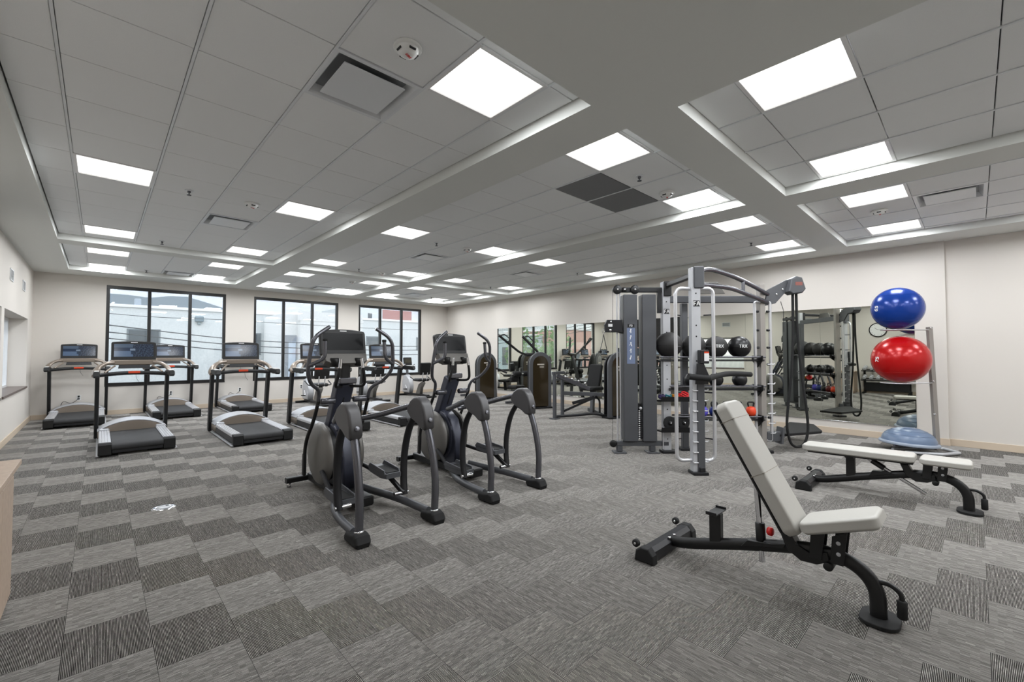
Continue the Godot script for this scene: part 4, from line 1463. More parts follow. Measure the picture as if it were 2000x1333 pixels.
	# shelves between the rear posts
	for s in [[1.345, -0.15, 1.36], [0.93, 0.0, 1.36], [0.50, 0.1, 1.36]]:
		var sh := Node3D.new()
		sh.name = "shelf"
		t.add_child(sh, true)
		for z in [-0.10, 0.10]:
			part(sh, "shelf_rail", rod(Geo.new(), Vector3(s[1], s[0] + 0.02, z), Vector3(s[2], s[0] + 0.02, z), 0.012, 10), M.gunmetal)
			part(sh, "shelf_rail", rod(Geo.new(), Vector3(s[1], s[0] - 0.03, z * 0.7), Vector3(s[2], s[0] - 0.03, z * 0.7), 0.010, 10), M.charcoal_dark)
		part(sh, "shelf_pan", box2(Geo.new(), Vector3(s[1], s[0] - 0.014, -0.085), Vector3(s[2], s[0] - 0.008, 0.085)), M.black)
		g = Geo.new()
		prism(g, poly([-0.14, s[0] + 0.04, 0.14, s[0] + 0.04, 0.14, s[0] - 0.03, 0.0, s[0] - 0.13, -0.14, s[0] - 0.03]), 0.012, side_xf(1.30), 0.002)
		part(sh, "shelf_bracket", g, M.black)
	# trays on the left post
	for y in [0.76, 0.33]:
		g = Geo.new()
		prism(g, poly([-0.09, y - 0.04, 0.16, y - 0.02, 0.17, y + 0.05, 0.155, y + 0.05, 0.14, y, -0.09, y - 0.015]), 0.40, side_xf(0.06), 0.003)
		part(t, "tray", g, M.black)
	# arm that carries the rope trainer
	g = Geo.new()
	prism(g, poly([1.40, 2.10, 1.44, 2.33, 1.72, 2.48, 1.76, 2.36, 1.56, 2.14]), 0.03, Transform3D(Basis(), Vector3(0, 0, 0.02)), 0.006)
	part(t, "outrigger_plate", g, M.charcoal)
	for q in [Vector2(1.57, 2.27), Vector2(1.66, 2.34)]:
		part(t, "outrigger_bolt", disc(Geo.new(), Vector3(q.x, q.y, 0.035), Vector3(q.x, q.y, 0.046), 0.014, 0.003, 12), M.chrome)
	g = Geo.new()
	prism(g, poly([1.70, 2.30, 1.74, 2.48, 1.82, 2.52, 1.90, 2.50, 1.95, 2.34, 1.90, 2.28, 1.76, 2.26]), 0.16, Transform3D(Basis(), Vector3(0, 0, 0.04)), 0.02)
	var hb := part(t, "rope_drum", g, M.charcoal)
	part(hb, "drum_label", box2(Geo.new(), Vector3(1.79, 2.385, 0.12), Vector3(1.89, 2.435, 0.1225)), mat(Color(0.55, 0.33, 0.30), 0.6), "faded red label")
	var rp := [Vector3(1.80, 2.28, 0.04), Vector3(1.795, 1.7, 0.04), Vector3(1.76, 1.1, 0.04), Vector3(1.70, 0.6, 0.04), Vector3(1.69, 0.35, 0.04), Vector3(1.74, 0.14, 0.04), Vector3(1.84, 0.085, 0.04), Vector3(1.94, 0.15, 0.04), Vector3(1.985, 0.35, 0.04), Vector3(1.965, 0.65, 0.04), Vector3(1.91, 1.1, 0.04), Vector3(1.86, 1.7, 0.04), Vector3(1.85, 2.28, 0.04)]
	part(t, "endless_rope", tube(Geo.new(), smooth(rp, 6), 0.0175, 10, Vector3.BACK), M.rubber)
	part(t, "suspension_cord", tube(Geo.new(), [Vector3(1.60, 2.16, 0.08), Vector3(1.64, 2.03, 0.08), Vector3(1.64, 1.72, 0.08)], 0.004, 6), M.black)
	# hinged platform at the right post
	g = Geo.new()
	prism(g, poly([1.57, 0.06, 2.34, -0.19, 2.40, -0.26, 2.66, -0.80, 2.60, -0.92, 2.40, -1.05, 1.80, -0.30]), 0.04, Transform3D(Basis(Vector3.RIGHT, PI / 2), Vector3(0, 0.25, 0)), 0.01)
	part(t, "step_platform", g, M.rubber)
	g = Geo.new()
	box2(g, Vector3(1.40, 0.16, -0.03), Vector3(1.64, 0.30, 0.05), 0.01)
	prism(g, poly([1.58, 0.13, 1.61, 0.13, 1.64, 0.36, 1.61, 0.36]), 0.16, Transform3D(), 0.004)
	part(t, "platform_hinge", g, M.charcoal)


func make_rig_items() -> void:
	var g: Geo
	# medicine balls on the top shelf
	var names := ["large plain black medicine ball beside left rig post on top shelf", "black medicine ball behind the front rig post on top shelf", "matt black medicine ball with partly hidden lettering on top shelf", "glossy black medicine ball with white letters beside right rig post"]
	var us := [0.02, 0.375, 0.70, 1.03]
	var rs := [0.185, 0.165, 0.155, 0.155]
	for k in 4:
		var at := on_rig(Vector3(us[k], 1.355 + rs[k], 0.02))
		var b := thing("medicine_ball", names[k], "medicine ball", at - Vector3(0, rs[k], 0), -0.756, "medicine balls on the rig's top shelf")
		part(b, "ball", ball(Geo.new(), Vector3(0, rs[k], 0), rs[k], 28), M.ball_black if k < 3 else M.ball_gloss)
		if k >= 2:
			words(b, "TRX", 0.06, M.print_white, Transform3D(Basis(Vector3.UP, -0.15), Vector3(-0.02, rs[k] + 0.01, rs[k] * 0.988)), "lettering", 0.004)
		var ring := []
		for q in 24:
			ring.append(Vector3(cos(TAU * q / 24) * rs[k] * 1.001, rs[k], sin(TAU * q / 24) * rs[k] * 1.001))
		part(b, "moulding_seam", sweep(Geo.new(), ring, circle(0.0025, 6), Vector3.UP, [], true), M.black)
	# slam balls on the middle shelf
	for k in 3:
		var at := on_rig(Vector3([0.34, 0.69, 1.03][k], 0.94, 0.02))
		var b := thing("slam_ball", ["small black slam ball behind the front post on middle rig shelf", "small black slam ball in the middle of middle rig shelf", "small shiny black slam ball at the right end of middle rig shelf"][k], "slam ball", at, -0.756, "slam balls on the rig's middle shelf")
		part(b, "ball", ball(Geo.new(), Vector3(0, 0.1, 0), 0.1, 24), M.ball_gloss)
		part(b, "valve", disc(Geo.new(), Vector3(0, 0.198, 0), Vector3(0, 0.203, 0), 0.012, 0.002, 10), M.black)
	# kettlebells on the bottom shelf
	var kc := [Color(0.33, 0.30, 0.72), Color(0.10, 0.17, 0.42), Color(0.12, 0.12, 0.13), Color(0.35, 0.06, 0.06), Color(0.88, 0.27, 0.12)]
	var kn := ["violet kettlebell on bottom rig shelf beside the front post", "navy blue kettlebell on bottom rig shelf next to violet one", "black kettlebell on bottom rig shelf between navy and dark red ones", "dark red kettlebell on bottom rig shelf next to orange one", "orange kettlebell on bottom rig shelf by the right post"]
	for k in 5:
		var at := on_rig(Vector3([0.50, 0.66, 0.83, 1.01, 1.185][k], 0.52, 0.02))
		var b := thing("kettlebell", kn[k], "kettlebell", at, -0.756, "kettlebells on the rig's bottom shelf")
		var r := 0.07
		var m := mat(kc[k], 0.45)
		g = Geo.new()
		lathe(g, [Vector2(0, 0), Vector2(0.04, 0), Vector2(r * 0.85, 0.025), Vector2(r, 0.065), Vector2(r * 0.85, 0.11), Vector2(0.04, 0.135), Vector2(0, 0.14)], Transform3D(), 20)
		part(b, "bell", g, m)
		part(b, "handle", tube(Geo.new(), bend([Vector3(-0.03, 0.125, 0), Vector3(-0.048, 0.20, 0), Vector3(0.048, 0.20, 0), Vector3(0.03, 0.125, 0)], 0.03, 4), 0.011, 8), M.black)
	# resistance bands in the upper tray
	var bc := [Color(0.22, 0.18, 0.34), Color(0.10, 0.45, 0.50), Color(0.85, 0.55, 0.15), Color(0.86, 0.16, 0.18)]
	var bn := ["dark violet resistance band coiled in tray on left rig post", "teal resistance band in tray on left rig post", "yellow resistance band in tray on left rig post", "bright red resistance tubes heaped in tray behind front post"]
	for k in 4:
		var u: float = [-0.105, -0.008, 0.09, 0.208][k]
		var b := thing("resistance_band", bn[k], "exercise band", on_rig(Vector3(u, 0.775, 0.06)), -0.756, "resistance bands in the rig tray")
		rng.seed = 40 + k
		for q in (5 if k == 3 else 3):
			var ring := []
			var rx: float = (0.065 if k == 3 else 0.042) * rng.randf_range(0.8, 1.05)
			for a in 18:
				ring.append(Vector3(cos(TAU * a / 18) * rx, 0.012 + q * 0.017 + (0.02 * sin(TAU * a / 9.0 + q)) * (1.0 if k == 3 else 0.3), sin(TAU * a / 18) * 0.05))
			part(b, "coil", sweep(Geo.new(), ring, oval(0.008, 0.010, 8), Vector3.UP, [], true), mat(bc[k], 0.5))
	# ab wheels and coiled rope in the lower tray
	for k in 2:
		var b := thing("ab_wheel", ["black exercise wheel leaning upright in lower rig tray", "black exercise wheel lying behind the grab bar in lower tray"][k], "exercise wheel", on_rig(Vector3(0.0 + 0.2 * k, 0.345, 0.09 - 0.03 * k)), -0.756 + 0.2 * k, "exercise wheels in the lower rig tray")
		g = Geo.new()
		lathe(g, [Vector2(0.03, -0.02), Vector2(0.075, -0.024), Vector2(0.09, -0.018), Vector2(0.09, 0.018), Vector2(0.075, 0.024), Vector2(0.03, 0.02)], Transform3D(Basis(Vector3.RIGHT, PI / 2), Vector3(0, 0.09, 0)), 28)
		part(b, "wheel", g, M.rubber)
		part(b, "hub", disc(Geo.new(), Vector3(0, 0.09, -0.03), Vector3(0, 0.09, 0.032), 0.03, 0.005, 16), M.black)
		part(b, "axle_end", disc(Geo.new(), Vector3(0, 0.09, 0.03), Vector3(0, 0.09, 0.05), 0.012, 0.003, 12), M.chrome)
	# suspension strap hung on the pulley carriage
	var st := thing("suspension_strap", "black strap with handles hanging from the rig's outer pulley carriage", "strap", on_rig(Vector3(-0.925, 1.36, 0.05)), -0.756)
	part(st, "carabiner", tube(Geo.new(), bend([Vector3(0.0, 0.42, 0), Vector3(0.02, 0.38, 0), Vector3(0.0, 0.33, 0), Vector3(-0.02, 0.38, 0), Vector3(0, 0.42, 0)], 0.01, 3), 0.004, 6), M.chrome)
	for s in [-1.0, 1.0]:
		part(st, "webbing", sweep(Geo.new(), smooth([Vector3(0, 0.33, 0), Vector3(s * 0.02, 0.22, 0.01), Vector3(s * 0.05, 0.1, 0.0)], 4), rrect(0.03, 0.005, 0.002, 1), Vector3.RIGHT), M.black)
		part(st, "handle", rod(Geo.new(), Vector3(s * 0.05, 0.08, -0.06), Vector3(s * 0.05, 0.08, 0.06), 0.015, 12), M.rubber)


# ------------------------------------------------------------------ ball stand
func make_ball_stand() -> void:
	var t := thing("ball_stand", "silver upright stand with wire rings for exercise balls beside mirror", "ball rack", Vector3(8.72, 0, -0.40), -0.756)
	var g := Geo.new()
	bar(g, Vector3(0.0, 0.04, 0.0), Vector3(-0.07, 1.80, 0.0), 0.065, 0.05, Vector3.RIGHT, 0.006)
	var po := part(t, "post", g, M.post_gray)
	for y in [0.55, 1.02, 1.78]:
		part(po, "clamp", disc(Geo.new(), Vector3(-0.04 - 0.02 * y, y, 0.02), Vector3(-0.04 - 0.02 * y, y, 0.04), 0.014, 0.003, 10), M.chrome)
	g = Geo.new()
	tube(g, bend([Vector3(-0.55, 0.03, 0.10), Vector3(-0.15, 0.03, 0.24), Vector3(0.16, 0.03, 0.16), Vector3(0.22, 0.03, -0.12), Vector3(-0.05, 0.03, -0.2), Vector3(-0.55, 0.03, -0.10)], 0.03, 3), 0.022, 8)
	part(t, "floor_frame", g, M.silver_paint)
	part(t, "cradle_bar", rod(Geo.new(), Vector3(0.0, 0.09, 0.0), Vector3(-0.62, 0.10, 0.0), 0.018, 10), M.charcoal)
	for q in [[1.755, 0.27], [0.995, 0.30]]:
		var c := Vector3(-0.56, q[0], 0.0)
		var ring := []
		for a in 32:
			ring.append(c + Vector3(cos(TAU * a / 32) * q[1] * 0.6, 0, sin(TAU * a / 32) * q[1] * 0.6))
		g = sweep(Geo.new(), ring, circle(0.006, 8), Vector3.UP, [], true)
		for s in [-1.0, 1.0]:
			rod(g, c + Vector3(0.12, 0, s * q[1] * 0.42), Vector3(-0.04 - 0.03 * q[0], q[0], s * 0.02), 0.006, 8)
		part(t, "ball_ring", g, M.silver)
	# balls: (centre, radius)
	var mb := mat(Color(0.04, 0.22, 0.56), 0.22, 0.15)
	var mr := mat(Color(0.70, 0.035, 0.045), 0.22, 0.15)
	for k in 2:
		var c: Vector3 = [Vector3(8.31, 2.06, -0.755), Vector3(8.33, 1.332, -0.735)][k]
		var r: float = [0.30, 0.335][k]
		var b := thing("exercise_ball", ["shiny blue exercise ball on the upper ring of the stand", "larger shiny red exercise ball on lower ring of the stand"][k], "exercise ball", c - Vector3(0, r, 0), -0.756, "exercise balls on the stand")
		part(b, "ball", ball(Geo.new(), Vector3(0, r, 0), r, 48), mb if k == 0 else mr)
		var side := Basis(Vector3.UP, -1.58)
		words(b, "65" if k == 0 else "75", 0.075, M.print_white, Transform3D(side * Basis(Vector3.BACK, 1.4), Vector3(0, r, 0) + side * Vector3(0, 0.0, r * 0.995)), "size_print", 0.003)
		var rings := Geo.new()
		for y in [-0.18, 0.18]:
			var ring := []
			var rr := sqrt(r * r - y * y) * 1.0005
			for a in 40:
				ring.append(Vector3(cos(TAU * a / 40) * rr, r + y, sin(TAU * a / 40) * rr))
			sweep(rings, ring, circle(0.0018, 5), Vector3.UP, [], true)
		part(b, "grip_lines", rings, mb if k == 0 else mr)
		part(b, "plug", disc(Geo.new(), Vector3(0, 2 * r - 0.004, 0), Vector3(0, 2 * r + 0.003, 0), 0.012, 0.002, 10), M.print_white)
	# balance dome on the foot of the stand
	var d := thing("balance_dome", "grey blue half-ball balance trainer lying dome up below the balls", "balance trainer", Vector3(8.57, 0.115, -0.69), -0.756)
	d.rotation.z = -0.05
	g = Geo.new()
	var pr := [Vector2(0.33, 0.02)]
	for k in 10:
		var a := k / 9.0 * PI / 2
		pr.append(Vector2(cos(a) * 0.31, 0.03 + sin(a) * 0.20))
	lathe(g, pr, Transform3D(), 40)
	var dm := part(d, "dome", g, mat(Color(0.40, 0.47, 0.57), 0.3))
	for q in [0.12, 0.2, 0.27]:
		var ring := []
		for a in 36:
			ring.append(Vector3(cos(TAU * a / 36) * q, 0.031 + 0.20 * sqrt(1 - q * q / (0.31 * 0.31)), sin(TAU * a / 36) * q))
		part(dm, "grip_ring", sweep(Geo.new(), ring, circle(0.002, 5), Vector3.UP, [], true), mat(Color(0.35, 0.42, 0.52), 0.4))
	g = Geo.new()
	lathe(g, [Vector2(0, -0.02), Vector2(0.30, -0.02), Vector2(0.335, -0.01), Vector2(0.342, 0.01), Vector2(0.33, 0.028), Vector2(0.31, 0.03)], Transform3D(), 40)
	part(d, "platform", g, mat(Color(0.58, 0.62, 0.68), 0.4))


# ------------------------------------------------------------------ weight machines
func make_tower(t: Node3D, x: float, z: float, turn: float, h: float, w: float) -> void:
	# arched weight-stack tower with a smoked shield
	var bs := Transform3D(Basis(Vector3.UP, turn), Vector3(x, 0, z))
	var outer := PackedVector2Array([Vector2(-w / 2, 0.03), Vector2(w / 2, 0.03)])
	for k in 13:
		var a := PI * k / 12
		outer.append(Vector2(cos(a) * w / 2, h - w / 2 + sin(a) * w / 2))
	var g := prism(Geo.new(), outer, 0.05, bs * Transform3D(Basis(), Vector3(0, 0, -0.09)), 0.01, true)
	part(t, "tower_back", g, M.charcoal_dark)
	# rim of the arch, front
	g = Geo.new()
	var path := [Vector3(-w / 2 + 0.03, 0.03, 0.06)]
	for k in 13:
		var a := PI - PI * k / 12
		path.append(Vector3(cos(a) * (w / 2 - 0.03), h - w / 2 + sin(a) * (w / 2 - 0.03), 0.06))
	path.append(Vector3(w / 2 - 0.03, 0.03, 0.06))
	var wp := []
	for p in path:
		wp.append(bs * p)
	sweep(g, wp, rrect(0.14, 0.06, 0.015, 2), bs.basis * Vector3(0, 0, 1))
	part(t, "tower_frame", g, M.charcoal)
	var inn := PackedVector2Array([Vector2(-w / 2 + 0.06, 0.06), Vector2(w / 2 - 0.06, 0.06)])
	for k in 13:
		var a := PI * k / 12
		inn.append(Vector2(cos(a) * (w / 2 - 0.06), h - w / 2 + sin(a) * (w / 2 - 0.06)))
	g = prism(Geo.new(), inn, 0.012, bs * Transform3D(Basis(), Vector3(0, 0, 0.09)), 0.002, true)
	var sh := part(t, "tower_shield", g, M.smoke)
	part(sh, "shield_label", box(Geo.new(), bs * Vector3(0, h - 0.28, 0.098), Vector3(w * 0.36, 0.03, 0.003), 0.0, bs.basis), mat(Color(0.75, 0.72, 0.68), 0.5))
	part(sh, "shield_print", box(Geo.new(), bs * Vector3(w * 0.05, h - 0.345, 0.098), Vector3(w * 0.22, 0.045, 0.003), 0.0, bs.basis), mat(Color(0.6, 0.57, 0.52), 0.5))
	for k in 12:
		part(t, "weight_plate", box(Geo.new(), bs * Vector3(0, 0.12 + k * 0.045, 0.0), Vector3(w * 0.55, 0.04, 0.10), 0.004, bs.basis), M.black)
	part(t, "tower_foot", box(Geo.new(), bs * Vector3(0, 0.02, 0.0), Vector3(w + 0.1, 0.04, 0.26), 0.01, bs.basis), M.charcoal_dark)


func make_machines() -> void:
	var g: Geo
	# lat machine with two long lifting arms
	var t := thing("lat_pull_machine", "dark weight machine with two long raised arms and arched tower", "weight machine", Vector3.ZERO, 0.0, "weight machines along the mirror")
	make_tower(t, 8.25, -7.73, -0.33, 1.41, 0.56)
	g = Geo.new()
	bar(g, Vector3(8.35, 0.05, -7.85), Vector3(8.62, 0.05, -8.95), 0.08, 0.06, Vector3.RIGHT)
	bar(g, Vector3(8.2, 0.05, -8.95), Vector3(9.0, 0.05, -8.85), 0.06, 0.06, Vector3.BACK)
	part(t, "base_frame", g, M.charcoal)
	g = Geo.new()
	bar(g, Vector3(8.40, 0.05, -8.1), Vector3(8.62, 1.36, -8.35), 0.08, 0.07, Vector3.RIGHT)
	part(t, "upright", g, M.charcoal)
	part(t, "arm_pivot", rod(Geo.new(), Vector3(8.42, 1.37, -8.38), Vector3(8.86, 1.39, -8.3), 0.045, 16), M.charcoal_dark)
	for a in [[Vector3(8.46, 1.37, -8.38), Vector3(8.22, 1.44, -8.42), Vector3(7.50, 1.88, -8.45)], [Vector3(8.82, 1.40, -8.3), Vector3(8.80, 1.46, -8.3), Vector3(8.46, 1.88, -8.55)]]:
		g = Geo.new()
		sweep(g, bend(a, 0.1, 4), rrect(0.05, 0.06, 0.012, 2), Vector3.BACK)
		var ar := part(t, "lift_arm", g, M.charcoal_dark)
		var e: Vector3 = a[2]
		var d: Vector3 = ((a[1] as Vector3) - a[2]).normalized()
		part(ar, "handle", tube(Geo.new(), bend([e + d * 0.04, e + d * 0.10 + Vector3(0.06, 0.09, 0.05), e + d * 0.30 + Vector3(0.08, 0.05, 0.08), e + d * 0.34], 0.05, 4), 0.014, 8), M.black)
	g = Geo.new()
	box(g, Vector3(8.30, 0.50, -8.62), Vector3(0.36, 0.08, 0.36), 0.03)
	part(t, "seat_pad", g, M.rubber)
	part(t, "seat_post", bar(Geo.new(), Vector3(8.36, 0.06, -8.6), Vector3(8.32, 0.48, -8.6), 0.07, 0.07), M.charcoal)
	for k in 2:
		part(t, "thigh_roller", disc(Geo.new(), Vector3(8.02 + 0.36 * k, 0.86, -8.45), Vector3(8.26 + 0.36 * k, 0.86, -8.41), 0.075, 0.02, 20), M.rubber)
	part(t, "roller_bar", rod(Geo.new(), Vector3(8.0, 0.86, -8.45), Vector3(8.66, 0.86, -8.40), 0.018, 10), M.chrome)
	g = Geo.new()
	box(g, Vector3(8.1, 0.72, -8.50), Vector3(0.3, 0.16, 0.12), 0.04)
	part(t, "knee_pad", g, M.rubber)

	# machine in the far corner
	t = thing("row_machine", "weight machine with arched brown tower in the far corner by windows", "weight machine", Vector3.ZERO, 0.0, "weight machines along the mirror")
	make_tower(t, 8.62, -10.32, -0.15, 1.40, 0.62)
	g = Geo.new()
	bar(g, Vector3(8.75, 0.05, -10.4), Vector3(8.9, 0.05, -11.5), 0.08, 0.06, Vector3.RIGHT)
	bar(g, Vector3(8.55, 0.05, -11.5), Vector3(9.3, 0.05, -11.4), 0.06, 0.06, Vector3.BACK)
	part(t, "base_frame", g, M.charcoal)
	g = Geo.new()
	bar(g, Vector3(8.98, 0.05, -10.25), Vector3(9.02, 1.0, -10.35), 0.06, 0.07, Vector3.RIGHT)
	part(t, "upright", g, M.charcoal)
	g = Geo.new()
	tube(g, bend([Vector3(8.92, 0.95, -10.2), Vector3(9.08, 0.90, -10.15), Vector3(9.22, 0.80, -10.0)], 0.05, 3), 0.03, 10)
	part(t, "lift_arm", g, M.black)
	g = Geo.new()
	box(g, Vector3(9.05, 0.95, -10.55), Vector3(0.22, 0.3, 0.1), 0.04)
	part(t, "chest_pad", g, M.gunmetal)
	g = Geo.new()
	box(g, Vector3(8.95, 0.48, -11.0), Vector3(0.34, 0.08, 0.34), 0.03)
	bar(g, Vector3(8.9, 0.06, -11.0), Vector3(8.95, 0.46, -11.0), 0.07, 0.07)
	part(t, "seat", g, M.rubber)

	# leg machine with an open tube frame, beside the rig
	t = thing("leg_press_machine", "weight machine with open tube frame and posts beside cable rig", "weight machine", Vector3.ZERO, 0.0, "weight machines along the mirror")
	make_tower(t, 8.30, -5.44, -0.25, 1.40, 0.54)
	var A := Vector3(7.16, 0, -6.25)
	var B := Vector3(7.62, 0, -6.42)
	var D := Vector3(8.10, 0, -5.60)
	for p in [[A, 1.0], [B, 0.86]]:
		g = Geo.new()
		bar(g, p[0] + Vector3(0, 0.02, 0), p[0] + Vector3(0, p[1], 0), 0.065, 0.065, Vector3.RIGHT, 0.008)
		box(g, p[0] + Vector3(0, 0.01, 0), Vector3(0.17, 0.02, 0.17), 0.004)
		part(t, "post", g, M.charcoal)
	g = Geo.new()
	bar(g, A + Vector3(-0.06, 0.985, 0), B + Vector3(0.05, 0.985, 0), 0.06, 0.05, Vector3.UP)
	bar(g, A + Vector3(0, 0.84, 0), B + Vector3(0, 0.84, 0), 0.04, 0.04, Vector3.UP)
	part(t, "top_rail", g, M.charcoal)
	g = Geo.new()
	bar(g, B + Vector3(0, 0.52, 0), D + Vector3(0.05, 0.50, 0), 0.08, 0.06, Vector3.UP)
	part(t, "seat_beam", g, M.charcoal)
	g = Geo.new()
	tube(g, smooth([A + Vector3(0.05, 0.05, 0), Vector3(7.6, 0.07, -5.98), Vector3(7.85, 0.10, -5.75), D + Vector3(0, 0.05, 0.05)], 5), 0.03, 10)
	part(t, "floor_tube", g, M.charcoal_dark)
	g = Geo.new()
	bar(g, B + Vector3(0.02, 0.10, 0), Vector3(7.98, 0.44, -5.8), 0.05, 0.04, Vector3.UP)
	bar(g, Vector3(7.70, 0.30, -6.2), Vector3(8.0, 0.46, -5.75), 0.07, 0.015, Vector3.UP)
	part(t, "brace", g, M.charcoal_dark)
	g = Geo.new()
	tube(g, bend([Vector3(7.93, 0.48, -5.75), Vector3(8.06, 0.38, -5.72), Vector3(8.06, 0.10, -5.72)], 0.06, 4), 0.022, 8)
	part(t, "swing_lever", g, M.black)
	g = Geo.new()
	bar(g, Vector3(7.35, 0.93, -6.35), Vector3(7.95, 0.62, -5.9), 0.09, 0.05, Vector3.UP, 0.01)
	part(t, "sled_rail", g, M.gunmetal)
	for k in 4:
		part(t, "pivot_cap", disc(Geo.new(), Vector3(7.5 + 0.12 * k, 0.90 - 0.05 * k, -6.25 + 0.09 * k), Vector3(7.47 + 0.12 * k, 0.90 - 0.05 * k, -6.20 + 0.09 * k), 0.025, 0.004, 12), M.chrome)
	g = Geo.new()
	box(g, Vector3(8.35, 0.60, -6.15), Vector3(0.45, 0.09, 0.40), 0.03)
	part(t, "seat_pad", g, M.rubber)
	g = Geo.new()
	box(g, Vector3(8.62, 0.88, -6.25), Vector3(0.10, 0.55, 0.36), 0.03, Basis(Vector3.BACK, -0.25))
	part(t, "back_pad", g, M.rubber)
	g = Geo.new()
	bar(g, Vector3(8.3, 0.05, -6.1), Vector3(8.4, 0.56, -6.15), 0.08, 0.08)
	bar(g, Vector3(8.1, 0.05, -5.6), Vector3(8.7, 0.05, -6.5), 0.08, 0.06, Vector3.UP)
	part(t, "seat_frame", g, M.charcoal)


# ------------------------------------------------------------------ bikes by the windows
func make_bikes() -> void:
	var t := thing("exercise_bike", "recumbent exercise bike with black seat back below the last window", "exercise bike", Vector3(7.55, 0, -12.55), 0.0, "recumbent bikes by the windows")
	var g := Geo.new()
	bar(g, Vector3(0, 0.07, -0.72), Vector3(0, 0.07, 0.72), 0.10, 0.07, Vector3.RIGHT, 0.01)
	part(t, "base_beam", g, M.charcoal_dark)
	for z in [-0.72, 0.72]:
		part(t, "floor_bar", sweep(Geo.new(), [Vector3(-0.28, 0.035, z), Vector3(0.28, 0.035, z)], rrect(0.07, 0.06, 0.02, 2)), M.black)
	g = Geo.new()
	prism(g, poly([-0.78, 0.10, -0.80, 0.45, -0.72, 0.66, -0.55, 0.70, -0.35, 0.55, -0.28, 0.30, -0.34, 0.10]), 0.17, side_xf(0), 0.03, true)
	part(t, "drive_housing", g, M.silver_paint)
	for s in [-1.0, 1.0]:
		part(t, "crank_arm", bar(Geo.new(), Vector3(s * 0.11, 0.36, -0.5), Vector3(s * 0.12, 0.36 + s * 0.14, -0.42), 0.02, 0.03), M.chrome)
		part(t, "pedal", box(Geo.new(), Vector3(s * 0.17, 0.37 + s * 0.14, -0.42), Vector3(0.10, 0.03, 0.10), 0.008), M.black)
	g = Geo.new()
	bar(g, Vector3(0, 0.62, -0.58), Vector3(0, 1.02, -0.62), 0.08, 0.06, Vector3.RIGHT, 0.015)
	part(t, "console_mast", g, M.charcoal)
	g = Geo.new()
	prism(g, rrect(0.30, 0.27, 0.03), 0.05, Transform3D(Basis(Vector3.RIGHT, -0.2), Vector3(0, 1.14, -0.58)), 0.01)
	var c := part(t, "console", g, M.black)
	part(c, "display", box(Geo.new(), Vector3(0, 1.16, -0.552), Vector3(0.24, 0.15, 0.006), 0.002, Basis(Vector3.RIGHT, -0.2)), mat(Color(0.20, 0.19, 0.15), 0.2))
	part(c, "front_handle", tube(Geo.new(), bend([Vector3(-0.19, 1.05, -0.42), Vector3(-0.19, 1.0, -0.56), Vector3(0.19, 1.0, -0.56), Vector3(0.19, 1.05, -0.42)], 0.05, 4), 0.014, 8), M.silver)
	g = Geo.new()
	prism(g, poly([0.02, 0.10, 0.20, 0.42, 0.42, 0.52, 0.48, 0.46, 0.34, 0.30, 0.30, 0.10]), 0.12, side_xf(0), 0.02, true)
	part(t, "seat_pillar", g, M.disc_gray)
	g = Geo.new()
	box(g, Vector3(0, 0.56, 0.30), Vector3(0.40, 0.09, 0.38), 0.035)
	part(t, "seat_pad", g, M.black)
	g = Geo.new()
	box(g, Vector3(0, 0.92, 0.52), Vector3(0.40, 0.40, 0.07), 0.03, Basis(Vector3.RIGHT, 0.18))
	part(t, "back_pad", g, M.black)
	for s in [-1.0, 1.0]:
		part(t, "back_strut", rod(Geo.new(), Vector3(s * 0.08, 0.52, 0.46), Vector3(s * 0.08, 0.8, 0.53), 0.016, 8), M.silver)
		part(t, "side_grip", tube(Geo.new(), bend([Vector3(s * 0.12, 0.54, 0.42), Vector3(s * 0.30, 0.56, 0.40), Vector3(s * 0.31, 0.66, 0.12)], 0.05, 4), 0.015, 8), M.black)
	copy(t, "exercise_bike", "recumbent exercise bike half hidden behind the end treadmill", Vector3(5.95, 0, -12.55))
	copy(t, "exercise_bike", "recumbent exercise bike below the middle window, behind the treadmills", Vector3(4.35, 0, -12.55))


